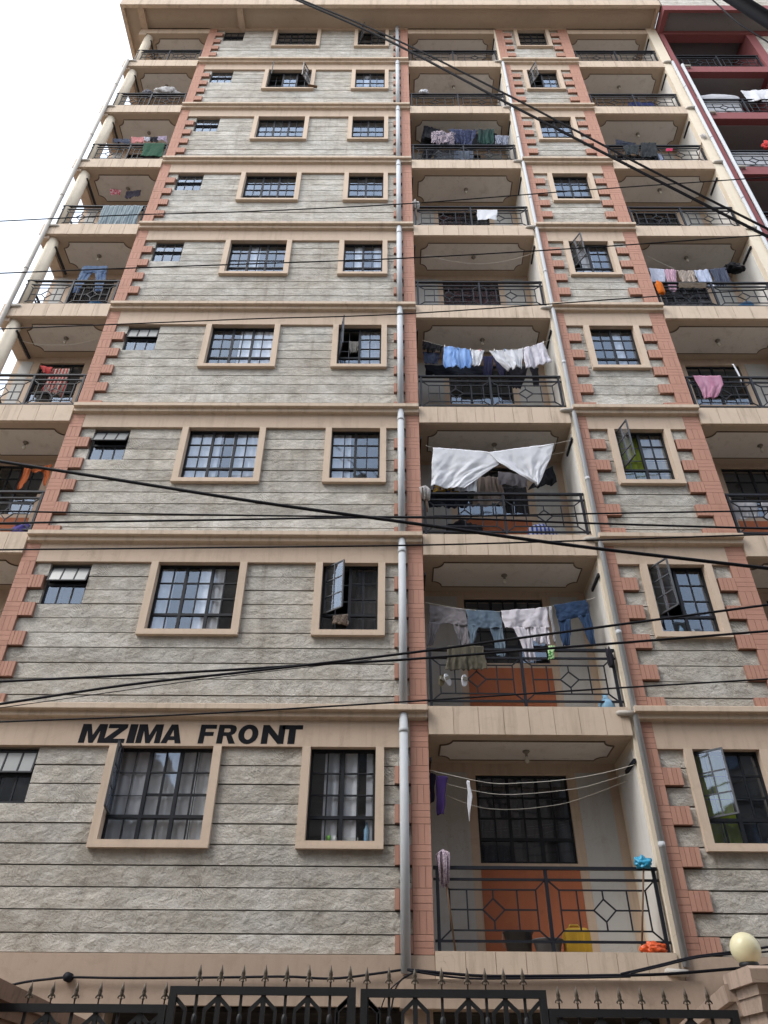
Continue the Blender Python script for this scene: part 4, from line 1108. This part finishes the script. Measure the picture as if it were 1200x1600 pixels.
basin = [(0.11, 0), (0.125, 0.004), (0.165, 0.13), (0.178, 0.135), (0.178, 0.142), (0.16, 0.142), (0.118, 0.012), (0.01, 0.012)]
vessel('bucket', 'black bucket with wire handle on the lowest central balcony floor', 'bucket', 1.52, 0.42, zf1, [(0.125, 0), (0.135, 0.004), (0.165, 0.24), (0.178, 0.245), (0.178, 0.255), (0.16, 0.255), (0.128, 0.012), (0.01, 0.012)], 'plastic_black', parts=(('handle', MB().tube([(-0.175, 0, 0.24), (-0.19, -0.03, 0.16), (-0.17, -0.06, 0.09)], 0.005, 6), 'fitting'),))
vessel('basin', 'grey plastic basin between the black bucket and the yellow can', 'basin', 1.83, 0.30, zf1, [(a, b * 1.15) for a, b in basin], 'plastic_grey')
jc = empty('jerrycan', (2.15, 0.24, zf1)); tag(jc, 'yellow jerrycan on the lowest central balcony floor', 'jerrycan', 'balcony clutter')
mb = MB(); mb.v = []; n = 4
for z, w, d in ((0, 0.13, 0.08), (0.015, 0.14, 0.09), (0.22, 0.14, 0.09), (0.255, 0.12, 0.075), (0.27, 0.09, 0.055)):
    mb.v += [(-w, -d, z), (w, -d, z), (w, d, z), (-w, d, z)]
for i in range(4): mb.f += [(i * 4 + q, i * 4 + (q + 1) % 4, i * 4 + 4 + (q + 1) % 4, i * 4 + 4 + q) for q in range(4)]
mb.f += [(3, 2, 1, 0), (16, 17, 18, 19)]
mb.build('body', 'plastic_yellow', jc)
MB().tube([(-0.08, 0, 0.255), (-0.06, 0, 0.30), (0.03, 0, 0.30), (0.05, 0, 0.262)], 0.014, 8).build('handle', 'plastic_yellow', jc, True)
for q in (-0.07, 0.0, 0.07): MB().box(q - 0.012, q + 0.012, -0.096, -0.085, 0.03, 0.21).build('rib', 'plastic_yellow', jc)
bundle('plastic_bag', 'crumpled orange plastic bag on the lowest balcony ledge by the pipe', 'bag', (2.93, 0.03, zf1), 0.12, 0.05, 0.065, 'plastic_red', 6, 0.3)
# --- central balcony, third storey
garment('bed_sheet', 'large white bed sheet twisted over the third storey central drying line', 'sheet', 0.06, white, [
    ([(0.756, 10.413), (0.737, 10.125), (0.717, 9.851), (0.699, 9.561)], [(1.897, 10.303), (1.843, 10.052), (1.568, 9.826), (1.232, 9.529)]),
    ([(1.673, 10.305), (1.840, 10.070), (2.138, 9.823), (2.422, 9.606)], [(2.819, 10.520), (2.711, 10.183), (2.583, 9.892), (2.439, 9.597)])], 2.4, 0.035, 60, 36, hem=0.004)
garment('towel', 'white towel hanging behind the left end of the big sheet', 'towel', 0.12, offw, [
    ([(1.082, 9.814), (1.083, 9.513)], [(1.493, 9.907), (1.439, 9.509)])], 3, 0.02)
garment('dress', 'taupe dress hanging in the shade under the big white sheet', 'dress', 0.38, cloth((140, 128, 122)), [
    ([(1.541, 10.038), (1.467, 9.734), (1.389, 9.424)], [(1.898, 10.040), (1.930, 9.737), (1.944, 9.456)])], 5, 0.035)
garment('blouse', 'mauve grey blouse behind the right wing of the white sheet', 'blouse', 0.30, cloth((140, 138, 146)), [
    ([(1.858, 10.088), (1.841, 9.814)], [(2.333, 10.005), (2.313, 9.727)])], 3, 0.025)
garment('garment', 'black garment at the right end of the third storey line', 'garment', 0.48, cloth((26, 28, 34)), [
    ([(2.616, 10.223), (2.472, 10.004), (2.356, 9.845)], [(2.850, 10.382), (2.858, 10.161), (2.870, 9.982)])], 3, 0.03)
garment('trousers', 'charcoal trousers low behind the third storey sheet', 'trousers', 0.52, cloth((44, 44, 50)), [
    ([(1.952, 9.927), (1.925, 9.362)], [(2.129, 9.928), (2.092, 9.378)]),
    ([(2.140, 9.929), (2.105, 9.378)], [(2.335, 9.945), (2.321, 9.379)])], 2, 0.02)
garment('wrap_cloth', 'yellow and blue printed cloth under the left corner of the white sheet', 'cloth', 0.22, cloth((150, 120, 40), 'print', (30, 45, 90), freq=6), [
    ([(0.748, 9.717), (0.736, 9.564)], [(1.183, 9.714), (1.179, 9.560)])], 3, 0.02)
garment('blanket', 'dark navy blanket low at the left of the third storey balcony', 'blanket', 0.30, cloth((24, 28, 42)), [
    ([(0.663, 9.679), (0.666, 9.308)], [(1.305, 9.653), (1.307, 9.312)])], 4, 0.03)
line('pale clothesline reaching the right bracket on the third storey balcony', [(0.640, 10.463), (0.756, 10.413), (1.278, 10.321), (1.883, 10.303), (2.356, 10.372), (2.817, 10.507), (3.124, 10.596)], 0.06)
line('second clothesline reaching the right bracket on the third storey balcony', [(2.819, 10.513), (3.017, 10.563), (3.185, 10.644)], 0.34)
zf3 = sill(2) - 1.135
bundle('striped_bag', 'blue and white striped bag slumped on the third storey balcony floor', 'bag', (2.42, 0.20, zf3), 0.24, 0.12, 0.20, cloth((50, 70, 150), 'stripes', (165, 170, 190), freq=5), 14, 0.10)
mop('white mop hung head up at the left of the third storey central railing', (0.62, zf3 + 0.45), (0.60, zf3 + 0.93), 0.0, 'mop_white', 0.26, seed=9)
# --- central balcony, fourth storey
garment('shirt', 'sky blue shirt on the fourth storey central drying line', 'shirt', 0.08, cloth((110, 152, 215), 'fade', (150, 185, 235)), [
    ([(1.063, 13.040), (1.026, 12.778), (1.021, 12.445)], [(1.557, 12.948), (1.545, 12.682), (1.534, 12.441)])], 5, 0.035, 30)
garment('sleeve_shirt', 'short white vest between the blue shirt and the gap', 'vest', 0.08, white, [
    ([(1.556, 12.935), (1.546, 12.500)], [(1.813, 12.923), (1.708, 12.507)])], 3, 0.025)
garment('shirt', 'white shirt in the middle of the fourth storey drying line', 'shirt', 0.08, white, [
    ([(1.901, 12.916), (2.016, 12.652), (2.210, 12.419)], [(2.545, 12.967), (2.523, 12.753), (2.470, 12.453)])], 5, 0.035, 30)
garment('shirt', 'white shirt at the right end of the fourth storey drying line', 'shirt', 0.08, cloth((214, 212, 222)), [
    ([(2.541, 12.973), (2.542, 12.687), (2.546, 12.434)], [(2.966, 13.166), (3.011, 12.889), (3.039, 12.585)])], 4, 0.04, 30)
garment('trousers', 'navy trousers hanging below the gap in the fourth storey wash', 'trousers', 0.30, cloth((38, 38, 72)), [
    ([(1.823, 13.004), (1.797, 12.704), (1.775, 12.436)], [(2.009, 13.022), (1.975, 12.705), (1.940, 12.437)]),
    ([(1.995, 13.039), (2.035, 12.705), (2.090, 12.438)], [(2.191, 12.838), (2.207, 12.640), (2.213, 12.439)])], 2, 0.02)
garment('trousers', 'black trousers below the white shirts on the fourth storey', 'trousers', 0.36, cloth((22, 22, 34)), [
    ([(2.257, 12.741), (2.297, 12.447), (2.318, 12.207)], [(2.678, 12.809), (2.590, 12.513), (2.461, 12.155)]),
    ([(2.697, 12.776), (2.712, 12.514), (2.716, 12.251)], [(2.861, 12.744), (2.830, 12.514), (2.819, 12.251)])], 2, 0.02)
garment('shorts', 'dark denim shorts at the left of the fourth storey wash', 'shorts', 0.22, cloth((42, 50, 72)), [
    ([(0.658, 13.040), (0.672, 12.699)], [(0.989, 12.991), (0.928, 12.688)])], 2, 0.02)
garment('socks', 'row of black socks and small things at upper left of the fourth storey wash', 'socks', 0.18, cloth((20, 20, 26)), [
    ([(0.654, 13.308), (0.652, 13.061)], [(1.052, 13.179), (1.004, 12.988)])], 7, 0.03, 30, hem=0.05)
garment('blanket', 'black blanket low behind the blue shirt on the fourth storey', 'blanket', 0.5, cloth((20, 24, 38)), [
    ([(0.704, 12.991), (0.717, 12.644)], [(1.839, 12.946), (1.822, 12.650)])], 5, 0.03)
line('clothesline of the fourth storey central balcony', [(0.647, 13.208), (1.063, 13.040), (1.556, 12.941), (1.972, 12.923), (2.545, 12.973), (2.966, 13.166), (3.123, 13.256)], 0.08)
# --- central balcony, upper storeys
line('slack pale line under the fifth storey central ceiling', [(0.766, 16.103), (1.312, 15.882), (1.943, 15.778), (2.623, 15.938), (3.178, 16.215)], 0.15)
garment('towel', 'white towel over the sixth storey central handrail', 'towel', 0.02, white, [
    ([(1.985, 17.652), (1.973, 17.255)], [(2.449, 17.654), (2.398, 17.257)])], 2, 0.012)
mop('white mop head at the left end of the sixth storey central railing', (0.62, sill(5) - 1.135 + 0.3), (0.60, sill(5) - 1.135 + 1.02), 0.03, 'mop_white', 0.3, seed=11)
bundle('cloth_bundle', 'small white rag bundle on the eighth storey central handrail', 'bundle', (0.93, 0.03, sill(7) - 1.135 + 0.87), 0.12, 0.06, 0.11, offw, 21)
garment('garment', 'black garment at the left of the seventh storey central wash', 'garment', 0.25, cloth((22, 24, 34)), [
    ([(0.908, 22.074), (0.825, 21.476)], [(1.323, 21.878), (1.278, 21.371)])], 3, 0.04)
garment('blouse', 'ruffled pink and white blouse on the seventh storey central line', 'blouse', 0.04, cloth((178, 164, 172), 'print', (70, 64, 84), freq=8), [
    ([(1.071, 21.357), (1.051, 20.710)], [(1.681, 21.264), (1.619, 20.641)])], 6, 0.05, 34)
garment('wrap_cloth', 'navy checked cloth on the seventh storey central line', 'cloth', 0.10, cloth((24, 30, 58), 'print', (64, 74, 110), freq=12), [
    ([(1.513, 21.584), (1.645, 20.811)], [(2.273, 21.517), (2.068, 20.762)])], 5, 0.05, 34)
garment('skirt', 'dark green skirt on the seventh storey central line', 'skirt', 0.06, cloth((20, 62, 56), 'fade', (14, 34, 36)), [
    ([(2.288, 21.488), (2.214, 20.714)], [(2.684, 21.490), (2.619, 20.685)])], 5, 0.04, 30)
garment('shirt', 'pale striped shirt at the right of the seventh storey central line', 'shirt', 0.06, cloth((170, 176, 190), 'stripes', (60, 66, 90), freq=12), [
    ([(2.684, 21.172), (2.669, 20.685)], [(3.057, 21.137), (2.966, 20.656)])], 4, 0.03)
garment('towel', 'grey blue towel low behind the seventh storey central railing', 'towel', 0.2, cloth((112, 122, 140)), [
    ([(1.631, 20.651), (1.608, 20.181)], [(2.111, 20.653), (2.086, 20.183)])], 5, 0.03)
garment('towel', 'dull grey towel low at the left behind the seventh storey central railing', 'towel', 0.22, cloth((92, 96, 104)), [
    ([(1.097, 20.688), (1.107, 20.217)], [(1.625, 20.700), (1.606, 20.219)])], 5, 0.03)
# --- left balconies
def zfl(k): return sill(k) - 1.135
bundle('washing_heap', 'heap of white and grey washing on the eighth storey left handrail', 'washing', (-6.164, 0.12, 23.485), 0.34, 0.12, 0.22, cloth((196, 194, 194), 'fade', (150, 146, 146)), 31, 0.25)
bundle('washing_heap', 'smaller grey washing heap left of the white one, eighth storey', 'washing', (-6.650, 0.12, 23.483), 0.16, 0.10, 0.10, cloth((120, 120, 130)), 32, 0.25)
bundle('washing_heap', 'dark blue washing heap behind the eighth storey left railing', 'washing', (-6.400, 0.35, zfl(7)), 0.55, 0.15, 0.42, cloth((42, 46, 66), 'print', (110, 112, 130), freq=3), 33, 0.25)
bundle('washing_heap', 'teal washing heap on the eighth storey left balcony floor', 'washing', (-7.076, 0.2, zfl(7)), 0.26, 0.12, 0.17, cloth((30, 84, 112)), 34, 0.2)
garment('towel', 'dark green towel over the seventh storey left handrail', 'towel', 0.015, cloth((38, 82, 62)), [
    ([(-6.141, 20.646), (-6.097, 19.974)], [(-5.626, 20.648), (-5.581, 20.013)])], 2, 0.015)
for col, lab, l_, r_ in (
    ((205, 140, 140), 'pink cloth on the seventh storey left drying line', [(-6.728, 21.534), (-6.667, 21.242)], [(-6.382, 21.535), (-6.325, 21.243)]),
    ((84, 90, 108), 'slate grey cloth at the left of the seventh storey left line', [(-7.187, 21.435), (-7.137, 21.210)], [(-6.738, 21.437), (-6.691, 21.212)]),
    ((190, 190, 200), 'white cloth beside the pink one, seventh storey left line', [(-6.400, 21.525), (-6.360, 21.323)], [(-6.230, 21.526), (-6.191, 21.324)]),
    ((28, 28, 40), 'black cloth in the seventh storey left line', [(-6.233, 21.541), (-6.184, 21.284)], [(-6.043, 21.542), (-5.995, 21.285)]),
    ((176, 164, 186), 'lilac cloth at the right of the seventh storey left line', [(-6.060, 21.577), (-6.016, 21.345)], [(-5.809, 21.578), (-5.767, 21.346)])):
    garment('cloth', lab, 'cloth', 0.3, cloth(col), [(l_, r_)], 3, 0.03, 14, 8)
garment('blanket', 'pale grey blanket over the sixth storey left handrail', 'blanket', 0.01, cloth((150, 162, 168), 'stripes', (120, 134, 142), freq=6), [
    ([(-6.511, 17.770), (-6.503, 17.343), (-6.474, 16.961)], [(-5.596, 17.774), (-5.605, 17.347), (-5.612, 16.959)])], 8, 0.025, 44)
garment('cloth', 'red and pink cloth pegged under the sixth storey left ceiling', 'cloth', 0.45, cloth((190, 60, 80), 'print', (225, 190, 195), freq=9), [
    ([(-6.813, 19.245), (-6.745, 19.003)], [(-6.524, 19.236), (-6.515, 18.997)])], 3, 0.03, 14, 8)
garment('cloth', 'dark checked cloth pegged under the sixth storey left ceiling', 'cloth', 0.45, cloth((46, 42, 56), 'stripes', (90, 86, 100), freq=14), [
    ([(-6.402, 19.174), (-6.363, 18.847)], [(-6.038, 19.201), (-6.024, 18.906)])], 3, 0.03, 14, 8)
garment('jeans', 'blue jeans hanging legs apart on the fifth storey left balcony', 'jeans', 0.30, cloth((78, 98, 132), 'fade', (112, 132, 160)), [
    ([(-6.591, 15.879), (-6.598, 15.766), (-6.592, 15.625)], [(-6.065, 15.892), (-6.043, 15.769), (-6.022, 15.628)]),
    ([(-6.597, 15.645), (-6.600, 15.310), (-6.589, 14.928)], [(-6.332, 15.656), (-6.399, 15.311), (-6.461, 14.938)]),
    ([(-6.275, 15.637), (-6.192, 15.312), (-6.132, 14.977)], [(-6.027, 15.648), (-5.991, 15.313), (-5.983, 15.005)])], 2, 0.02)
vessel('bucket', 'bright blue bucket behind the fifth storey left railing', 'bucket', -5.935, 0.25, zfl(4), [(0.13, 0), (0.16, 0.26), (0.17, 0.27), (0.15, 0.27), (0.12, 0.02), (0.01, 0.02)], 'plastic_blue')
garment('towel', 'red green and white striped towel on the fourth storey left line', 'towel', 0.28, cloth((160, 160, 150), 'stripes', (160, 58, 56), freq=5), [
    ([(-6.347, 12.577), (-6.375, 12.277), (-6.390, 11.977)], [(-6.033, 12.597), (-5.987, 12.205), (-5.963, 11.822)])], 4, 0.03)
garment('cap_cloth', 'plain red cloth left of the striped towel, fourth storey', 'cloth', 0.26, cloth((170, 62, 60)), [
    ([(-6.600, 12.659), (-6.480, 12.433)], [(-6.346, 12.600), (-6.334, 12.404)])], 2, 0.03, 14, 8)
line('slack line under the fourth storey left ceiling', [(-7.454, 13.603), (-7.103, 13.421), (-6.656, 13.354), (-6.130, 13.385), (-5.790, 13.530)], 0.35)
garment('leggings', 'orange trousers with purple waist on the third storey left balcony', 'trousers', 0.30, cloth((160, 82, 40)), [
    ([(-6.173, 10.135), (-6.171, 9.893), (-6.173, 9.656)], [(-6.044, 10.090), (-6.048, 9.864), (-6.077, 9.654)]),
    ([(-6.044, 10.090), (-6.004, 10.029)], [(-5.720, 10.214), (-5.808, 10.030)]),
    ([(-5.828, 10.060), (-5.791, 9.895), (-5.752, 9.744)], [(-5.722, 10.198), (-5.699, 9.925), (-5.692, 9.741)])], 2, 0.02)
bundle('washing_heap', 'purple bag on the third storey left balcony floor', 'bag', (-5.72, 0.14, zfl(2)), 0.16, 0.10, 0.16, cloth((84, 74, 140)), 41, 0.2)
# --- right balconies
garment('cloth', 'royal blue cloth behind the eighth storey right railing', 'cloth', 0.12, cloth((44, 54, 106)), [
    ([(6.461, 23.146), (6.381, 22.749)], [(7.072, 23.161), (7.197, 22.741)])], 4, 0.02)
garment('trousers', 'dark denim folded on the seventh storey right line', 'trousers', 0.22, cloth((30, 38, 58)), [
    ([(5.819, 21.313), (5.744, 20.947)], [(6.282, 21.094), (6.257, 20.939)])], 2, 0.03)
garment('garment', 'charcoal garment over the seventh storey right handrail, left one', 'garment', 0.02, cloth((34, 42, 48)), [
    ([(5.813, 20.552), (5.792, 20.084)], [(6.240, 20.619), (6.125, 20.134)])], 2, 0.03)
garment('garment', 'charcoal garment over the seventh storey right handrail, right one', 'garment', 0.01, cloth((30, 36, 42)), [
    ([(6.296, 20.727), (6.149, 20.017)], [(6.684, 20.729), (6.562, 19.980)])], 2, 0.03)
garment('shirt', 'pale blue shirt low behind the seventh storey right railing', 'shirt', 0.12, cloth((170, 180, 205)), [
    ([(6.573, 20.389), (6.536, 19.971)], [(6.749, 20.390), (6.771, 19.967)])], 3, 0.03)
garment('cloth', 'small pink cloth on the seventh storey right handrail', 'cloth', 0.02, cloth((190, 50, 90)), [
    ([(6.856, 20.435), (6.843, 20.306)], [(7.039, 20.446), (6.990, 20.316)])], 2, 0.012, 8, 5)
mop('grey mop standing head up at the right of the seventh storey right railing', (7.487, zfl(6)), (7.915, zfl(6) + 1.28), 0.0, 'mop_white', 0.26, seed=17)
y5 = 0.22
garment('towel', 'white towel with blue band, leftmost on the fifth storey right line', 'towel', y5, cloth((196, 202, 220)), [
    ([(5.538, 15.754), (5.501, 15.268)], [(5.853, 15.703), (5.791, 15.270)])], 2, 0.02)
garment('shirt', 'pink striped shirt on the fifth storey right line', 'shirt', y5, cloth((206, 172, 188), 'stripes', (176, 140, 160), freq=10), [
    ([(5.848, 15.718), (5.791, 14.965)], [(6.117, 15.689), (5.958, 14.966)])], 4, 0.03)
garment('shirt', 'beige striped shirt on the fifth storey right line', 'shirt', y5, cloth((182, 170, 160), 'stripes', (140, 128, 120), freq=10), [
    ([(6.114, 15.674), (6.139, 15.235)], [(6.463, 15.660), (6.428, 15.236)])], 4, 0.03)
garment('shirt', 'pale blue shirt on the fifth storey right line', 'shirt', y5, cloth((196, 204, 224), 'fade', (160, 172, 200)), [
    ([(6.470, 15.668), (6.451, 15.236)], [(6.791, 15.707), (6.804, 15.056)])], 4, 0.03)
garment('trousers', 'slate pinstriped trousers on the fifth storey right line', 'trousers', y5, cloth((84, 92, 112), 'stripes', (60, 66, 84), freq=14), [
    ([(6.809, 15.707), (6.823, 15.129)], [(7.175, 15.789), (7.153, 15.203)])], 5, 0.03)
bundle('cloth_bundle', 'black cloth bundle at the right bracket of the fifth storey right line', 'bundle', (7.364, 0.25, 15.685), 0.2, 0.1, 0.14, cloth((20, 20, 26)), 51, 0.3)
bundle('plastic_bag', 'orange bag hung at the left end of the fifth storey right railing', 'bag', (5.499, 0.0, 14.565), 0.08, 0.05, 0.24, cloth((200, 104, 24)), 52, 0.15)
garment('towel', 'brown towel folded over the fifth storey right handrail', 'towel', 0.015, cloth((96, 84, 72)), [
    ([(5.922, 14.962), (5.890, 14.784)], [(6.498, 14.951), (6.445, 14.773)])], 3, 0.012)
bundle('washing_heap', 'dark heap behind the fifth storey right railing', 'washing', (6.25, 0.30, zfl(4)), 0.62, 0.16, 0.30, cloth((40, 40, 46), 'print', (84, 84, 90), freq=4), 53, 0.25)
vessel('bin', 'blue plastic bin on the fifth storey right balcony floor', 'bin', 7.28, 0.35, zfl(4), [(0.13, 0), (0.17, 0.40), (0.185, 0.42), (0.165, 0.42), (0.12, 0.02), (0.01, 0.02)], 'plastic_blue')
line('pale line rising to the left under the fifth storey right ceiling', [(5.638, 16.299), (5.888, 16.053), (6.155, 15.812)], 0.3)
garment('cloth', 'pink cloth over the fourth storey right handrail', 'cloth', 0.02, cloth((170, 116, 142), 'fade', (196, 150, 172)), [
    ([(5.545, 12.172), (5.588, 11.868), (5.614, 11.581)], [(6.053, 12.175), (6.047, 11.933), (5.840, 11.598)])], 3, 0.025)
garment('strap', 'white cords dangling in front of the fourth storey right window', 'strap', 0.2, white, [
    ([(6.470, 12.698), (6.515, 12.367), (6.496, 12.151)], [(6.504, 12.698), (6.541, 12.376), (6.510, 12.160)])], 1, 0.006, 5)
garment('cloth', 'white cloth behind the third storey right railing, left one', 'cloth', 0.16, cloth((202, 202, 208)), [
    ([(5.549, 9.371), (5.518, 8.987)], [(5.959, 9.373), (5.910, 9.026)])], 3, 0.03)
garment('cloth', 'white cloth behind the third storey right railing, right one', 'cloth', 0.16, cloth((196, 196, 202)), [
    ([(6.018, 9.371), (5.989, 8.982)], [(6.298, 9.373), (6.248, 8.978)])], 3, 0.03)
# --- neighbour's balconies
garment('bed_sheet', 'white sheet over the railing of the maroon building, second balcony from top', 'sheet', 0.02, white, [
    ([(9.584, 23.598), (9.669, 23.004)], [(10.618, 23.688), (10.556, 22.980)])], 4, 0.04, 30)
garment('bed_sheet', 'pale sheet stretched behind the maroon building second railing', 'sheet', 0.12, offw, [
    ([(8.452, 23.279), (8.404, 22.561)], [(9.471, 23.294), (9.449, 22.566)])], 2, 0.02, 30)
garment('bed_sheet', 'pale sheet behind the maroon building third railing', 'sheet', 0.12, offw, [
    ([(8.436, 20.485), (8.391, 19.788)], [(9.680, 20.490), (9.653, 19.793)])], 3, 0.02, 30)
bundle('washing_heap', 'white swag of cloth above the maroon building second railing', 'washing', (9.109, 0.3, 23.608), 0.62, 0.08, 0.20, offw, 61, 0.06)
bundle('cloth_bundle', 'red cloth on the maroon building third balcony at the frame edge', 'bundle', (9.504, 0.1, 20.609), 0.14, 0.08, 0.18, cloth((200, 70, 70)), 62, 0.25)
bundle('cloth_bundle', 'blue cloth on the maroon building top balcony floor', 'bundle', (9.0, 0.15, 25.015), 0.35, 0.10, 0.14, cloth((40, 44, 110)), 63, 0.2)

# --- small things on window sills
def sill_thing(name, label, cat, x, k, mat, prof, y=0.175):
    o = MB().lathe(prof, n=14).build(name, mat, None, True); o.location = (x, y, sill(k) + 0.031)
    return tag(o, label, cat, 'things on window sills')
simple('green_plastic', (0.20, 0.55, 0.06), 0.4, 0, 0.2, 9)
simple('white_plastic', (0.62, 0.62, 0.60), 0.4, 0, 0.1, 9)
sill_thing('cup', 'small green cup on the sill of the lowest right hand stone bay window', 'cup', -0.70, 0, 'green_plastic', [(0.022, 0), (0.028, 0.07), (0.024, 0.07), (0.018, 0.006)])
sill_thing('jar', 'pale jar beside the green cup on the lowest window sill', 'jar', -0.62, 0, 'white_plastic', [(0.028, 0), (0.03, 0.01), (0.03, 0.05), (0.02, 0.06), (0.02, 0.07)])
sill_thing('bottle', 'clear bottle at the right end of the lowest window sill', 'bottle', -0.24, 0, 'bottle_blue', [(0.032, 0), (0.034, 0.01), (0.034, 0.14), (0.014, 0.19), (0.012, 0.23)])
o = MB().box(-0.10, 0.10, -0.03, 0.03, 0, 0.05).build('carton', 'white_plastic'); o.location = (-0.44, 0.19, sill(0) + 0.032); tag(o, 'low white carton on the lowest window sill between jar and bottle', 'carton', 'things on window sills')
sill_thing('bottle', 'blue bottle on the sill of the second storey right window', 'bottle', 4.20, 1, 'bottle_blue', [(0.035, 0), (0.037, 0.01), (0.037, 0.10), (0.015, 0.14), (0.014, 0.16)])
sill_thing('jar', 'white jar on the sill of the second storey right window', 'jar', 4.36, 1, 'white_plastic', [(0.025, 0), (0.027, 0.01), (0.027, 0.08), (0.02, 0.09)])
garment('cloth', 'brown paper bag wedged under the open sash of the second storey window', 'bag', 0.085, cloth((112, 96, 84), 'print', (150, 136, 124), freq=14), [
    ([(-0.777, 7.165), (-0.783, 7.026)], [(-0.570, 7.191), (-0.551, 7.003)])], 3, 0.03, 14, 10)
garment('cloth', 'row of pale small things hung inside the open fourth storey window', 'cloth', 0.16, cloth((150, 146, 140)), [
    ([(-0.760, 13.256), (-0.734, 12.904)], [(-0.580, 13.256), (-0.580, 12.985)])], 5, 0.03, 14, 10, hem=0.05)
o = MB().box(-0.10, 0.14, -0.05, 0.02, -0.012, 0.012).build('plank', 'wood'); o.location = (-2.13, -0.02, sill(7) + 0.02); o.rotation_euler = (0, 0.10, 0.12); tag(o, 'short wooden board poking out of the eighth storey window sill', 'board')

garment('blanket', 'black blanket hung deep behind the seventh storey central wash', 'blanket', 0.42, cloth((16, 18, 26)), [
    ([(0.853, 21.941), (0.783, 21.192)], [(2.841, 22.004), (2.748, 21.200)])], 7, 0.04, 40)
garment('garment', 'black garment low at the left behind the seventh storey central railing', 'garment', 0.15, cloth((18, 20, 28)), [
    ([(0.888, 20.636), (0.781, 20.191)], [(1.246, 20.663), (1.040, 20.192)])], 3, 0.03)
bundle('washing_heap', 'dark heap behind the seventh storey right railing', 'washing', (6.45, 0.28, zfl(6)), 0.5, 0.14, 0.34, cloth((26, 28, 34), 'print', (90, 92, 104), freq=4), 71, 0.25)
bundle('washing_heap', 'low dark heap on the third storey central balcony floor', 'washing', (1.25, 0.6, zf3), 0.4, 0.14, 0.4, cloth((30, 30, 38)), 72, 0.25)
for i, (x, z, col) in enumerate(([(1.066, 13.028), (1.308, 12.969), (1.550, 12.930), (1.731, 12.917), (1.998, 12.918), (2.193, 12.926), (2.541, 12.962), (2.951, 13.147)] and [(p[0], p[1], c) for p, c in zip([(1.066, 13.028), (1.308, 12.969), (1.550, 12.930), (1.731, 12.917), (1.998, 12.918), (2.193, 12.926), (2.541, 12.962), (2.951, 13.147)], ('white_plastic', 'plastic_blue', 'white_plastic', 'plastic_red', 'white_plastic', 'plastic_blue', 'white_plastic', 'white_plastic'))])):
    o = MB().box(-0.006, 0.006, -0.012, 0.012, -0.035, 0.025).build('clothes_peg', col); o.location = (x, 0.07, z)
    tag(o, ('first', 'second', 'third', 'fourth', 'fifth', 'sixth', 'seventh', 'last')[i] + ' plastic peg from the left on the fourth storey central drying line', 'peg', 'pegs on the fourth storey line')
